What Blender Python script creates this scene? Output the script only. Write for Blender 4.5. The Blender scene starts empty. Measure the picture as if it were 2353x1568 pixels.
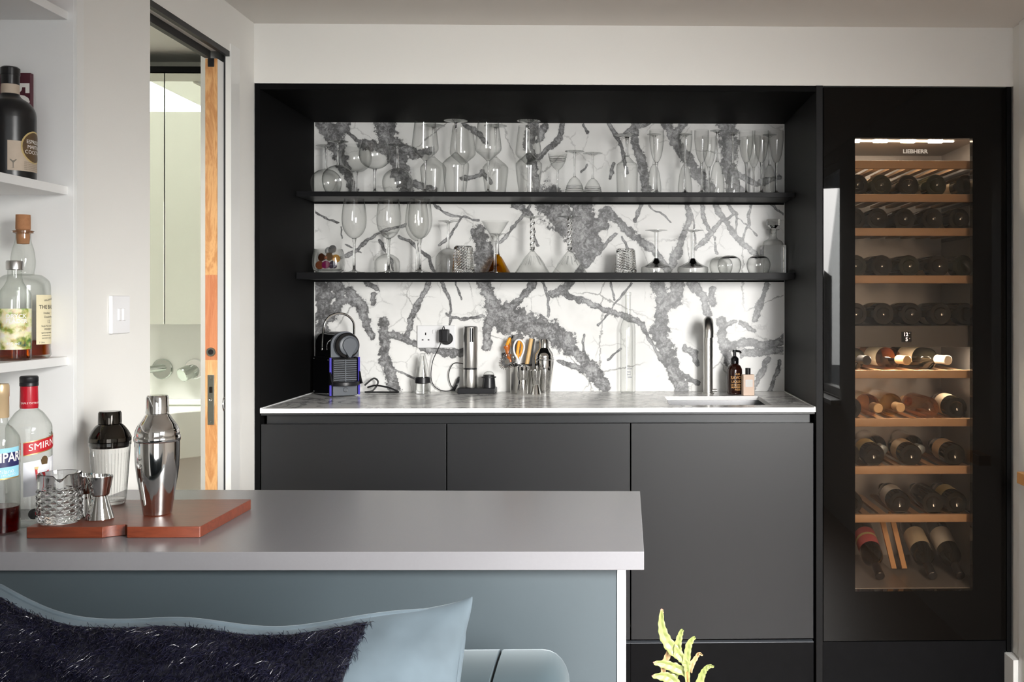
import bpy, bmesh, math, random
import numpy as np
from mathutils import Vector, Matrix
random.seed(7); rng = np.random.default_rng(7)
S = bpy.context.scene; COL = S.collection
R = math.radians; PI = math.pi

# ------------------------------------------------------------------ camera, world, light, exposure
cam_d = bpy.data.cameras.new('camera'); cam = bpy.data.objects.new('camera', cam_d); COL.objects.link(cam)
cam.location = (1.1341, -3.40845, 1.2657); cam.rotation_euler = (R(90), 0, -0.022105)
cam_d.sensor_fit = 'HORIZONTAL'; cam_d.sensor_width = 36.0; cam_d.lens = 36.0 * 2410.42 / 2353
cam_d.shift_x = -(1458.66 - 1176.5) / 2353; cam_d.shift_y = -(784 - 693.41) / 2353
cam_d.clip_start = 0.05; S.camera = cam
S.view_settings.view_transform = 'Standard'; S.view_settings.look = 'None'
S.view_settings.gamma = 1.0; S.view_settings.use_curve_mapping = False
S.view_settings.exposure = 0.12
S.cycles.max_bounces = 10; S.cycles.diffuse_bounces = 4; S.cycles.glossy_bounces = 5
S.cycles.transmission_bounces = 8; S.cycles.transparent_max_bounces = 40
S.cycles.blur_glossy = 0.6; S.cycles.sample_clamp_indirect = 4.0
S.cycles.use_denoising = True; S.cycles.use_adaptive_sampling = True; S.cycles.adaptive_threshold = 0.10; S.cycles.adaptive_min_samples = 16

w = bpy.data.worlds.new('sky'); S.world = w; w.use_nodes = True
w.node_tree.nodes['Background'].inputs[0].default_value = (0.80, 0.88, 1.0, 1)
w.node_tree.nodes['Background'].inputs[1].default_value = 1.2

def area(name, loc, look, sx, sy, power, col, spread=150):
    d = bpy.data.lights.new(name, 'AREA'); d.shape = 'RECTANGLE'; d.size = sx; d.size_y = sy
    d.energy = power; d.color = col; d.spread = R(spread)
    o = bpy.data.objects.new(name, d); COL.objects.link(o); o.location = loc
    o.rotation_euler = (Vector(look) - Vector(loc)).to_track_quat('-Z', 'Y').to_euler()
    return o
# daylight through the window of the right wall and through the glazed garden doors behind the camera
area('window_daylight', (2.54, -3.22, 1.40), (1.03, 0.10, -0.52), 1.15, 1.25, 102, (1.0, 0.982, 0.955), 84)
area('garden_door_daylight', (1.55, -5.15, 1.08), (1.15, 0.0, 0.78), 1.75, 1.95, 12, (1.0, 0.97, 0.93), 120)

# ------------------------------------------------------------------ materials
MATS = {}
def nodes_of(name):
    m = bpy.data.materials.new(name); m.use_nodes = True
    nt = m.node_tree; return m, nt, nt.nodes, nt.links, nt.nodes['Principled BSDF']
def mat(name, col, rough=0.5, metal=0.0, spec=0.5, coat=0.0, noise=0.0, nscale=60.0, bump=0.0, bscale=200.0, emit=None, estr=0.0, stretch=None, trans=0.0, ior=1.5, sheen=0.0):
    m, nt, N, L, p = nodes_of(name)
    p.inputs['Base Color'].default_value = (*col, 1); p.inputs['Roughness'].default_value = rough
    p.inputs['Metallic'].default_value = metal; p.inputs['Specular IOR Level'].default_value = spec
    p.inputs['Coat Weight'].default_value = coat; p.inputs['Coat Roughness'].default_value = 0.05
    p.inputs['Transmission Weight'].default_value = trans; p.inputs['IOR'].default_value = ior
    if sheen:
        p.inputs['Sheen Weight'].default_value = sheen; p.inputs['Sheen Roughness'].default_value = 0.35
        p.inputs['Sheen Tint'].default_value = (0.75, 0.85, 0.9, 1)
    if emit: p.inputs['Emission Color'].default_value = (*emit, 1); p.inputs['Emission Strength'].default_value = estr
    tc = mp = None
    if noise or bump:
        tc = N.new('ShaderNodeTexCoord'); mp = N.new('ShaderNodeMapping'); L.new(tc.outputs['Object'], mp.inputs[0])
        if stretch: mp.inputs['Scale'].default_value = stretch
    if noise:
        t = N.new('ShaderNodeTexNoise'); t.inputs['Scale'].default_value = nscale; t.inputs['Detail'].default_value = 4
        L.new(mp.outputs[0], t.inputs['Vector'])
        r = N.new('ShaderNodeMix'); r.data_type = 'RGBA'
        r.inputs[6].default_value = (*[max(0, c * (1 - noise)) for c in col], 1); r.inputs[7].default_value = (*[min(1, c * (1 + noise)) for c in col], 1)
        L.new(t.outputs['Fac'], r.inputs[0]); L.new(r.outputs[2], p.inputs['Base Color'])
    if bump:
        t = N.new('ShaderNodeTexNoise'); t.inputs['Scale'].default_value = bscale; t.inputs['Detail'].default_value = 3
        L.new(mp.outputs[0], t.inputs['Vector'])
        b = N.new('ShaderNodeBump'); b.inputs['Strength'].default_value = bump; b.inputs['Distance'].default_value = 0.002
        L.new(t.outputs['Fac'], b.inputs['Height']); L.new(b.outputs[0], p.inputs['Normal'])
    MATS[name] = m; return m
def thin_glass(name, mid=(0.97, 0.975, 0.97), edge=(0.55, 0.56, 0.55), ior=1.5, rough=0.0, bump=0.0, bscale=60, blend=0.35):
    m, nt, N, L, p = nodes_of(name); N.remove(p); out = N['Material Output']
    lw = N.new('ShaderNodeLayerWeight'); lw.inputs['Blend'].default_value = 0.5
    pw = N.new('ShaderNodeMath'); pw.operation = 'POWER'; pw.inputs[1].default_value = 2.5; L.new(lw.outputs['Facing'], pw.inputs[0])
    mx = N.new('ShaderNodeMix'); mx.data_type = 'RGBA'; mx.inputs[6].default_value = (*mid, 1); mx.inputs[7].default_value = (*edge, 1)
    L.new(pw.outputs[0], mx.inputs[0])
    tr = N.new('ShaderNodeBsdfTransparent'); L.new(mx.outputs[2], tr.inputs[0])
    gl = N.new('ShaderNodeBsdfGlossy'); gl.inputs['Roughness'].default_value = rough; gl.inputs['Color'].default_value = (1, 1, 1, 1)
    f0 = ((ior - 1) / (ior + 1)) ** 2                      # Schlick reflectance, the same from both sides of the thin wall
    p5 = N.new('ShaderNodeMath'); p5.operation = 'POWER'; p5.inputs[1].default_value = 5.0; L.new(lw.outputs['Facing'], p5.inputs[0])
    fr = N.new('ShaderNodeMath'); fr.operation = 'MULTIPLY_ADD'; fr.inputs[1].default_value = 1 - f0; fr.inputs[2].default_value = f0; L.new(p5.outputs[0], fr.inputs[0])
    ms = N.new('ShaderNodeMixShader'); L.new(fr.outputs[0], ms.inputs[0]); L.new(tr.outputs[0], ms.inputs[1]); L.new(gl.outputs[0], ms.inputs[2])
    if bump:
        tc = N.new('ShaderNodeTexCoord'); t = N.new('ShaderNodeTexNoise'); t.inputs['Scale'].default_value = bscale
        L.new(tc.outputs['Object'], t.inputs['Vector']); b = N.new('ShaderNodeBump'); b.inputs['Strength'].default_value = bump; b.inputs['Distance'].default_value = 0.003
        L.new(t.outputs['Fac'], b.inputs['Height']); L.new(b.outputs[0], gl.inputs['Normal']); L.new(b.outputs[0], lw.inputs['Normal'])
    L.new(ms.outputs[0], out.inputs['Surface']); MATS[name] = m; return m
def wood(name, c1, c2, scale=6.0, stretch=(1, 1, 1), rough=0.45, rings=True):
    m, nt, N, L, p = nodes_of(name)
    tc = N.new('ShaderNodeTexCoord'); mp = N.new('ShaderNodeMapping'); L.new(tc.outputs['Object'], mp.inputs[0]); mp.inputs['Scale'].default_value = stretch
    n = N.new('ShaderNodeTexNoise'); n.inputs['Scale'].default_value = scale; n.inputs['Detail'].default_value = 6; n.inputs['Roughness'].default_value = 0.6; n.inputs['Distortion'].default_value = 0.8
    L.new(mp.outputs[0], n.inputs['Vector'])
    src = n.outputs['Fac']
    if rings:
        a = N.new('ShaderNodeMath'); a.operation = 'MULTIPLY'; a.inputs[1].default_value = 9.0; L.new(src, a.inputs[0])
        f = N.new('ShaderNodeMath'); f.operation = 'PINGPONG'; f.inputs[1].default_value = 1.0; L.new(a.outputs[0], f.inputs[0]); src = f.outputs[0]
    cr = N.new('ShaderNodeMix'); cr.data_type = 'RGBA'; cr.inputs[6].default_value = (*c1, 1); cr.inputs[7].default_value = (*c2, 1)
    L.new(src, cr.inputs[0]); L.new(cr.outputs[2], p.inputs['Base Color']); p.inputs['Roughness'].default_value = rough
    MATS[name] = m; return m

VEINS = [(0.033,1.946,0.062,1.899,0.035), (0.062,1.899,0.089,1.845,0.0303), (0.089,1.845,0.128,1.753,0.0257), (0.128,1.753,0.148,1.687,0.021), (0.12,1.949,0.087,1.911,0.028),
(0.117,1.919,0.153,1.89,0.0084), (0.153,1.89,0.211,1.87,0.0065), (0.269,1.953,0.277,1.87,0.0462), (0.277,1.87,0.319,1.8,0.0415), (0.319,1.8,0.343,1.721,0.0369),
(0.343,1.721,0.352,1.679,0.0322), (0.319,1.87,0.377,1.837,0.0257), (0.377,1.837,0.435,1.846,0.0173), (0.178,1.87,0.261,1.845,0.0215), (0.302,1.754,0.393,1.712,0.0168),
(0.393,1.712,0.459,1.688,0.0131), (0.572,1.944,0.625,1.901,0.0131), (0.625,1.901,0.65,1.871,0.0093), (0.559,1.738,0.634,1.763,0.0117), (0.634,1.763,0.675,1.721,0.0089),
(0.833,1.947,0.817,1.872,0.0246), (0.817,1.872,0.828,1.797,0.0215), (0.828,1.797,0.858,1.688,0.0184), (0.947,1.947,0.933,1.889,0.0131), (0.933,1.889,0.895,1.847,0.0131),
(0.895,1.847,0.85,1.814,0.0131), (0.875,1.947,0.855,1.889,0.0149), (1.125,1.95,1.167,1.89,0.009), (1.167,1.89,1.179,1.815,0.0084), (1.179,1.815,1.192,1.756,0.0078),
(1.229,1.943,1.235,1.873,0.0174), (1.235,1.873,1.25,1.781,0.0187), (1.25,1.781,1.272,1.689,0.0199), (1.192,1.923,1.276,1.949,0.0121), (1.343,1.947,1.379,1.89,0.0257),
(1.379,1.89,1.418,1.815,0.0247), (1.418,1.815,1.46,1.757,0.0238), (1.46,1.757,1.518,1.69,0.0229), (1.41,1.947,1.384,1.907,0.0177), (1.574,1.948,1.591,1.874,0.0361),
(1.591,1.874,1.581,1.791,0.0336), (1.581,1.791,1.611,1.69,0.0311), (1.611,1.757,1.695,1.724,0.0168), (1.695,1.724,1.779,1.741,0.0131), (1.025,1.946,1.042,1.914,0.0056),
(1.045,1.797,1.025,1.764,0.0047), (1.138,1.798,1.133,1.739,0.0065), (0.883,1.664,0.942,1.589,0.061), (0.942,1.589,1.008,1.514,0.056), (1.008,1.514,1.033,1.463,0.051),
(1.008,1.639,1.042,1.555,0.0429), (1.042,1.555,1.075,1.489,0.0317), (1.117,1.606,1.092,1.564,0.0289), (1.092,1.564,1.025,1.539,0.0345), (1.122,1.614,1.167,1.564,0.017),
(1.167,1.564,1.225,1.514,0.0175), (1.225,1.514,1.292,1.464,0.018), (1.292,1.464,1.351,1.389,0.0184), (1.033,1.463,1.028,1.422,0.0173), (1.028,1.422,1.008,1.372,0.0145),
(1.15,1.522,1.1,1.472,0.0079), (1.1,1.472,1.033,1.405,0.0089), (1.25,1.648,1.229,1.572,0.0075), (1.276,1.643,1.359,1.573,0.0037), (1.175,1.514,1.192,1.464,0.0056),
(1.43,1.648,1.426,1.564,0.0121), (1.426,1.564,1.401,1.489,0.014), (1.401,1.489,1.359,1.389,0.0159), (1.438,1.64,1.451,1.556,0.0051), (1.451,1.556,1.46,1.489,0.0042),
(1.488,1.643,1.497,1.573,0.0084), (1.497,1.573,1.518,1.514,0.0065), (1.535,1.645,1.56,1.581,0.0131), (1.56,1.581,1.611,1.523,0.0131), (1.611,1.523,1.695,1.447,0.0131),
(1.552,1.573,1.51,1.514,0.0098), (1.51,1.514,1.46,1.472,0.0107), (1.569,1.581,1.611,1.606,0.0047), (1.586,1.64,1.614,1.606,0.0079), (1.614,1.606,1.611,1.539,0.0051),
(1.665,1.643,1.661,1.573,0.0056), (1.661,1.573,1.641,1.514,0.0056), (1.745,1.64,1.796,1.603,0.0047), (1.611,1.598,1.695,1.523,0.0028), (1.527,1.506,1.535,1.447,0.0065),
(0.625,1.521,0.65,1.463,0.0317), (0.65,1.463,0.642,1.38,0.0429), (0.592,1.438,0.659,1.421,0.028), (0.446,1.643,0.496,1.604,0.0056), (0.496,1.604,0.572,1.588,0.0056),
(0.572,1.588,0.625,1.568,0.0056), (0.562,1.588,0.518,1.529,0.0049), (0.518,1.529,0.476,1.488,0.0054), (0.75,1.638,0.792,1.622,0.0126), (0.792,1.622,0.825,1.588,0.0117),
(0.817,1.63,0.783,1.58,0.0087), (0.783,1.58,0.75,1.546,0.0075), (0.75,1.546,0.709,1.488,0.0062), (0.833,1.555,0.858,1.488,0.0065), (0.079,1.421,0.178,1.479,0.009),
(0.178,1.479,0.277,1.537,0.0084), (0.277,1.537,0.343,1.563,0.0078), (0.261,1.496,0.294,1.421,0.0056), (0.294,1.421,0.302,1.355,0.0056), (0.327,1.513,0.435,1.438,0.007),
(0.435,1.438,0.459,1.38,0.0061), (0.112,1.487,0.178,1.454,0.0047), (0.005,1.62,0.079,1.57,0.0037), (0.087,1.554,0.095,1.512,0.0028), (0.013,1.338,0.038,1.271,0.0423),
(0.038,1.271,0.029,1.188,0.0373), (0.029,1.188,0.021,1.122,0.0324), (0.079,1.338,0.104,1.271,0.028), (0.104,1.271,0.062,1.205,0.0243), (0.195,1.338,0.231,1.308,0.0121),
(0.128,1.301,0.17,1.255,0.0236), (0.17,1.255,0.203,1.18,0.0187), (0.203,1.18,0.219,1.138,0.0137), (0.219,1.288,0.214,1.255,0.0131), (0.261,1.197,0.269,1.122,0.0212),
(0.269,1.122,0.261,1.039,0.0226), (0.261,1.039,0.286,0.989,0.024), (0.286,0.989,0.302,0.93,0.0254), (0.286,1.147,0.352,1.122,0.0182), (0.352,1.122,0.435,1.088,0.0173),
(0.435,1.088,0.526,1.063,0.0182), (0.526,1.063,0.584,1.08,0.021), (0.435,1.338,0.401,1.263,0.0131), (0.401,1.263,0.368,1.197,0.0131), (0.368,1.197,0.357,1.147,0.0131),
(0.489,1.338,0.509,1.271,0.007), (0.509,1.271,0.518,1.18,0.0061), (0.539,1.338,0.551,1.271,0.0047), (0.642,1.338,0.675,1.255,0.0294), (0.675,1.255,0.733,1.18,0.0397),
(0.667,1.196,0.659,1.088,0.0224), (0.733,1.221,0.808,1.18,0.0473), (0.808,1.18,0.9,1.146,0.0448), (0.9,1.146,0.958,1.104,0.0423), (0.775,1.121,0.733,1.038,0.0317),
(0.842,1.341,0.775,1.271,0.0159), (0.775,1.271,0.733,1.221,0.0177), (0.958,1.104,1.008,1.063,0.0236), (1.008,1.063,1.05,1.013,0.0261), (1.05,1.013,1.1,0.937,0.0286),
(1.025,1.063,1.033,1.138,0.0056), (0.875,1.338,0.895,1.271,0.0056), (0.895,1.271,0.888,1.205,0.0056), (0.975,1.342,0.942,1.313,0.0168), (0.942,1.313,0.908,1.296,0.0205),
(0.942,1.305,1.008,1.271,0.0097), (1.008,1.271,1.1,1.235,0.0105), (1.1,1.235,1.192,1.208,0.0112), (1.192,1.208,1.25,1.179,0.0119), (1.25,1.179,1.267,1.146,0.0127),
(1.267,1.146,1.309,1.071,0.0078), (1.309,1.071,1.359,1.004,0.0121), (1.359,1.004,1.393,0.928,0.0165), (0.933,1.038,0.992,1.021,0.0089), (0.992,1.021,1.033,1.004,0.0117),
(1.209,1.338,1.159,1.271,0.0051), (1.159,1.271,1.083,1.18,0.0042), (1.133,1.342,1.145,1.271,0.0047), (1.167,1.088,1.108,1.038,0.0047), (1.309,1.342,1.334,1.271,0.0367),
(1.334,1.271,1.326,1.188,0.0355), (1.326,1.188,1.317,1.138,0.0342), (1.393,1.338,1.376,1.271,0.028), (1.326,1.138,1.351,1.071,0.0348), (1.351,1.071,1.376,1.004,0.0299),
(1.376,1.004,1.41,0.928,0.0249), (1.443,1.338,1.493,1.288,0.0173), (1.493,1.288,1.502,1.221,0.0182), (1.527,1.308,1.524,1.263,0.014), (1.418,1.087,1.451,1.071,0.014),
(1.451,1.071,1.46,1.029,0.0121), (1.745,1.338,1.712,1.271,0.0121), (1.712,1.271,1.686,1.196,0.014), (1.552,1.196,1.569,1.112,0.0196), (1.569,1.112,1.581,1.037,0.0215),
(1.569,1.171,1.611,1.188,0.0084), (1.594,1.096,1.661,1.104,0.0174), (1.661,1.104,1.728,1.095,0.0187), (1.728,1.095,1.796,1.129,0.0199), (1.644,1.062,1.728,1.07,0.0154),
(1.728,1.07,1.796,1.087,0.0163), (1.728,1.037,1.695,0.97,0.0135), (1.695,0.97,1.686,0.923,0.0107), (1.779,1.037,1.762,0.97,0.0093), (1.762,0.97,1.749,0.923,0.0093),
(1.678,1.154,1.628,1.179,0.0103), (1.393,1.004,1.46,0.953,0.0121), (0.493,1.221,0.559,1.196,0.0061), (0.559,1.196,0.642,1.205,0.007), (0.294,1.005,0.393,0.972,0.0047)]

def marble(name, flat=False):
    m, nt, N, L, p = nodes_of(name)
    def math_(op, a, b=None, c=None, clamp=False):
        n = N.new('ShaderNodeMath'); n.operation = op; n.use_clamp = clamp
        for i, v in enumerate((a, b, c)):
            if v is None: continue
            if isinstance(v, (int, float)): n.inputs[i].default_value = v
            else: L.new(v, n.inputs[i])
        return n.outputs[0]
    def vm(op, a, b):
        n = N.new('ShaderNodeVectorMath'); n.operation = op
        for i, v in enumerate((a, b)):
            if v is None: continue
            if isinstance(v, (tuple, list)): n.inputs[i].default_value = v
            else: L.new(v, n.inputs[i])
        return n
    def noise(vec, scale, detail=4, rough=0.55, dist=0.0):
        n = N.new('ShaderNodeTexNoise'); n.inputs['Scale'].default_value = scale; n.inputs['Detail'].default_value = detail
        n.inputs['Roughness'].default_value = rough; n.inputs['Distortion'].default_value = dist; L.new(vec, n.inputs['Vector']); return n
    def smooth(v, lo, hi):
        n = N.new('ShaderNodeMapRange'); n.interpolation_type = 'SMOOTHSTEP'; L.new(v, n.inputs[0]); n.inputs[1].default_value = lo; n.inputs[2].default_value = hi; return n.outputs[0]
    tc = N.new('ShaderNodeTexCoord'); P = tc.outputs['Object']
    if flat:                                   # worktop: horizontal slab of the same stone
        sw = N.new('ShaderNodeMapping'); sw.inputs['Rotation'].default_value = (R(90), 0, R(0)); sw.inputs['Scale'].default_value = (1, 1, 1.0); sw.inputs['Location'].default_value = (-0.35, 0, 0.95)
        L.new(P, sw.inputs[0]); P = sw.outputs[0]
    n2 = noise(P, 38, 4, 0.65)
    w2 = vm('SCALE', vm('SUBTRACT', n2.outputs['Color'], (0.5, 0.5, 0.5)).outputs[0], None); w2.inputs['Scale'].default_value = 0.03
    PW = vm('ADD', P, w2.outputs[0]).outputs[0]
    if flat:
        a1 = noise(vm('MULTIPLY', P, (1, 1, 1.4)).outputs[0], 4.5, 5, 0.6, 1.2).outputs['Fac']
        acc = math_('MULTIPLY_ADD', math_('ABSOLUTE', math_('SUBTRACT', a1, 0.5)), -22.0, 0.75)
    else:
        at = N.new('ShaderNodeAttribute'); at.attribute_name = 'vein'; acc = at.outputs['Fac']
    fine = noise(P, 48, 6, 0.72)
    mod = math_('MULTIPLY_ADD', fine.outputs['Fac'], 2.4, -1.22)
    va = math_('ADD', acc, mod)
    mask = smooth(va, 0.0, 0.16)
    band = math_('MULTIPLY', mask, math_('SUBTRACT', 1.0, smooth(va, 0.15, 0.75)))
    rim = smooth(va, -0.6, 0.1)
    # thin hairline fractures of the stone
    def hair(scale, wdt, seed):
        vo = N.new('ShaderNodeTexVoronoi'); vo.feature = 'DISTANCE_TO_EDGE'; vo.inputs['Scale'].default_value = scale
        L.new(vm('ADD', PW, seed).outputs[0], vo.inputs['Vector'])
        g = smooth(noise(P, scale * 0.8, 2).outputs['Fac'], 0.47, 0.62)
        return math_('MULTIPLY', math_('SUBTRACT', 1.0, smooth(vo.outputs['Distance'], 0.0, wdt)), g)
    h = math_('MAXIMUM', hair(4.0, 0.016, (3.1, 0.3, 1.7)), math_('MULTIPLY', hair(9.0, 0.03, (0.4, 5.0, 2.2)), 0.45))
    gran = noise(P, 60, 8, 0.8, 1.2); g2 = noise(P, 16, 4, 0.6, 0.8)
    gr = smooth(math_('ADD', math_('MULTIPLY', gran.outputs['Fac'], 0.65), math_('MULTIPLY', g2.outputs['Fac'], 0.42)), 0.44, 0.68)
    gr = math_('MULTIPLY', gr, math_('MULTIPLY_ADD', band, -0.62, 1.0))
    base = N.new('ShaderNodeMix'); base.data_type = 'RGBA'; base.inputs[6].default_value = (0.86, 0.855, 0.835, 1); base.inputs[7].default_value = (0.77, 0.765, 0.745, 1)
    L.new(smooth(noise(P, 6, 3).outputs['Fac'], 0.45, 0.75), base.inputs[0])
    vein = N.new('ShaderNodeMix'); vein.data_type = 'RGBA'; vein.inputs[6].default_value = (0.045, 0.044, 0.046, 1); vein.inputs[7].default_value = (0.50, 0.50, 0.505, 1); L.new(gr, vein.inputs[0])
    halo = N.new('ShaderNodeMix'); halo.data_type = 'RGBA'; L.new(math_('MULTIPLY', rim, 0.14), halo.inputs[0]); L.new(base.outputs[2], halo.inputs[6]); halo.inputs[7].default_value = (0.42, 0.42, 0.42, 1)
    hl = N.new('ShaderNodeMix'); hl.data_type = 'RGBA'; L.new(math_('MULTIPLY', h, 0.75), hl.inputs[0]); L.new(halo.outputs[2], hl.inputs[6]); hl.inputs[7].default_value = (0.16, 0.155, 0.15, 1)
    fin = N.new('ShaderNodeMix'); fin.data_type = 'RGBA'; L.new(math_('MULTIPLY', mask, 0.55 if flat else 0.93), fin.inputs[0]); L.new(hl.outputs[2], fin.inputs[6]); L.new(vein.outputs[2], fin.inputs[7])
    L.new(fin.outputs[2], p.inputs['Base Color']); p.inputs['Roughness'].default_value = 0.22 if flat else 0.32
    MATS[name] = m; return m

mat('wall_paint', (0.82, 0.81, 0.775), 0.75, bump=0.02, bscale=300)
mat('ceiling_paint', (0.76, 0.74, 0.70), 0.8)
mat('trim_white', (0.82, 0.82, 0.80), 0.35)
mat('shelf_white', (0.80, 0.80, 0.79), 0.4)
mat('bath_wall', (0.78, 0.78, 0.73), 0.6)
mat('floor_wood', (0.18, 0.10, 0.06), 0.4, noise=0.3, nscale=8, stretch=(1, 8, 1))
mat('charcoal', (0.006, 0.006, 0.0062), 0.60, spec=0.03, bump=0.03, bscale=900)
mat('charcoal_side', (0.010, 0.010, 0.0105), 0.5, spec=0.12)
mat('charcoal_door', (0.017, 0.0175, 0.019), 0.38, spec=0.36, bump=0.03, bscale=900)
mat('black_rail', (0.035, 0.036, 0.038), 0.28, metal=0.3)
mat('plinth_black', (0.004, 0.004, 0.0046), 0.45, spec=0.08, noise=0.4, nscale=30)
mat('shelf_black', (0.011, 0.011, 0.012), 0.40, spec=0.12)
mat('grey_laminate', (0.185, 0.182, 0.192), 0.27, spec=0.55, noise=0.03, nscale=200)
mat('blue_grey_paint', (0.038, 0.052, 0.061), 0.50, spec=0.8, noise=0.05, nscale=5)
mat('white_edge', (0.86, 0.86, 0.86), 0.5)
mat('steel', (0.72, 0.71, 0.69), 0.07, metal=1.0)
mat('brushed_steel', (0.70, 0.685, 0.66), 0.30, metal=1.0, bump=0.05, bscale=500, stretch=(30, 30, 0.4))
mat('dark_steel', (0.075, 0.068, 0.060), 0.10, metal=1.0)
mat('chrome', (0.80, 0.80, 0.80), 0.04, metal=1.0)
mat('chrome_soft', (0.50, 0.53, 0.50), 0.16, metal=1.0)
mat('lock_steel', (0.30, 0.31, 0.28), 0.35, metal=1.0)
mat('sink_steel', (0.42, 0.42, 0.43), 0.25, metal=1.0)
mat('gloss_black', (0.006, 0.006, 0.007), 0.04, spec=0.5)
mat('black_glass', (0.004, 0.0035, 0.003), 0.015, spec=0.16)
mat('black_plastic', (0.012, 0.012, 0.014), 0.35, spec=0.4)
mat('grey_plastic', (0.10, 0.11, 0.125), 0.42)
mat('blue_plastic', (0.06, 0.045, 0.42), 0.3)
mat('rubber', (0.010, 0.010, 0.011), 0.5)
mat('white_plastic', (0.84, 0.84, 0.85), 0.3)
mat('dark_hole', (0.01, 0.008, 0.008), 0.8)
wood('pine', (0.72, 0.40, 0.17), (0.50, 0.22, 0.075), 5.0, (7, 7, 1.3), 0.5)
wood('pine_red', (0.60, 0.24, 0.11), (0.50, 0.17, 0.07), 5.0, (14, 14, 1.0), 0.5)
wood('pine_pale', (0.74, 0.46, 0.22), (0.60, 0.32, 0.13), 5.0, (14, 14, 0.8), 0.5)
wood('cherry', (0.165, 0.036, 0.015), (0.115, 0.023, 0.009), 4.0, (1.5, 9, 9), 0.34)
wood('beech', (0.52, 0.33, 0.19), (0.44, 0.27, 0.15), 6.0, (1.2, 10, 14), 0.5, rings=False)
wood('bamboo', (0.75, 0.50, 0.22), (0.62, 0.38, 0.14), 8.0, (8, 8, 1), 0.45, rings=False)
wood('cork', (0.46, 0.22, 0.10), (0.28, 0.12, 0.05), 160.0, (1, 1, 1), 0.8, rings=False)
wood('oak', (0.62, 0.34, 0.13), (0.5, 0.25, 0.09), 6, (8, 1, 8), 0.5, rings=False)
thin_glass('glass', (0.968, 0.970, 0.965), (0.26, 0.27, 0.26))
thin_glass('glass_fine', (0.975, 0.978, 0.972), (0.36, 0.37, 0.36))
thin_glass('glass_bottle', (0.95, 0.96, 0.945), (0.45, 0.48, 0.44))
thin_glass('glass_cut', (0.93, 0.935, 0.93), (0.35, 0.36, 0.36), ior=2.1)
thin_glass('glass_amber', (0.62, 0.40, 0.04), (0.30, 0.15, 0.01))
thin_glass('rose_glass', (0.96, 0.76, 0.58), (0.60, 0.32, 0.17))
thin_glass('gold_glass', (0.92, 0.74, 0.40), (0.50, 0.32, 0.10))
thin_glass('pane_glass', (0.97, 0.98, 0.98), (0.9, 0.92, 0.92))
thin_glass('fridge_glass', (0.80, 0.735, 0.66), (0.62, 0.56, 0.48), ior=1.40)
thin_glass('water', (0.97, 0.985, 0.98), (0.85, 0.9, 0.88), ior=1.33)
thin_glass('amber_liquid', (0.72, 0.32, 0.07), (0.40, 0.12, 0.02), ior=1.33)
thin_glass('campari_liquid', (0.42, 0.02, 0.02), (0.20, 0.008, 0.008), ior=1.33)
mat('solid_glass', (0.98, 0.985, 0.98), 0.0, trans=1.0, ior=1.5)
mat('refraction_black', (0.004, 0.004, 0.004), 0.03, spec=0.6)  # black standing in for the dark shelf refracted through clear glass
mat('wine_dark', (0.010, 0.009, 0.006), 0.06, spec=0.6)
mat('wine_green', (0.018, 0.022, 0.010), 0.06, spec=0.6)
mat('foil_white', (0.75, 0.68, 0.58), 0.4)
mat('foil_black', (0.02, 0.02, 0.022), 0.35)
mat('foil_gold', (0.65, 0.45, 0.25), 0.4, metal=0.3)
mat('foil_blue', (0.22, 0.27, 0.31), 0.4, metal=0.4)
mat('paper_cream', (0.72, 0.62, 0.46), 0.7)
mat('paper_white', (0.74, 0.72, 0.68), 0.7)
mat('paper_pink', (0.62, 0.13, 0.15), 0.7)
mat('paper_yellow', (0.70, 0.60, 0.28), 0.7)
mat('label_cream', (0.82, 0.74, 0.50), 0.6)
mat('label_tan', (0.50, 0.41, 0.32), 0.6, noise=0.1, nscale=80)
mat('label_white', (0.74, 0.75, 0.80), 0.5)
mat('label_red', (0.48, 0.012, 0.02), 0.4)
mat('label_blue', (0.02, 0.022, 0.10), 0.4)
mat('label_sky', (0.30, 0.62, 0.76), 0.5, noise=0.12, nscale=60)
mat('gold', (0.70, 0.48, 0.20), 0.3, metal=0.8)
mat('gold_flat', (0.55, 0.42, 0.18), 0.5)
mat('brown_disc', (0.10, 0.06, 0.025), 0.5, noise=0.35, nscale=90)
mat('ink_black', (0.02, 0.02, 0.02), 0.6)
mat('ink_grey', (0.17, 0.15, 0.12), 0.6)
mat('ink_white', (0.88, 0.86, 0.82), 0.6)
mat('ink_tan', (0.62, 0.34, 0.12), 0.5)
mat('cap_red', (0.42, 0.008, 0.02), 0.25)
mat('cap_gold', (0.68, 0.50, 0.30), 0.3, metal=0.4)
mat('cap_alu', (0.62, 0.61, 0.60), 0.28, metal=1.0)
mat('bottle_black', (0.008, 0.008, 0.009), 0.28)
mat('bottle_brown', (0.020, 0.006, 0.004), 0.06, spec=0.6)
mat('lotion_pink', (0.76, 0.58, 0.46), 0.4)
mat('book_purple', (0.075, 0.010, 0.022), 0.5)
mat('book_navy', (0.012, 0.014, 0.05), 0.5)
mat('book_warm', (0.55, 0.16, 0.05), 0.5, noise=0.6, nscale=18)
mat('velvet', (0.062, 0.083, 0.099), 0.85, sheen=0.30, noise=1.5, nscale=6, bump=0.35, bscale=14)
mat('velvet_sofa', (0.028, 0.046, 0.056), 0.85, sheen=0.3, noise=0.15, nscale=9)
mat('seam', (0.02, 0.03, 0.035), 0.8)
mat('fur', (0.010, 0.010, 0.024), 0.22, spec=0.9)
mat('fur_base', (0.006, 0.006, 0.012), 0.9)
mat('leaf', (0.20, 0.23, 0.075), 0.5, noise=0.28, nscale=35)
mat('leaf_tip', (0.40, 0.20, 0.15), 0.6)
mat('leaf_brown', (0.36, 0.24, 0.12), 0.6, noise=0.3, nscale=40)
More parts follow.
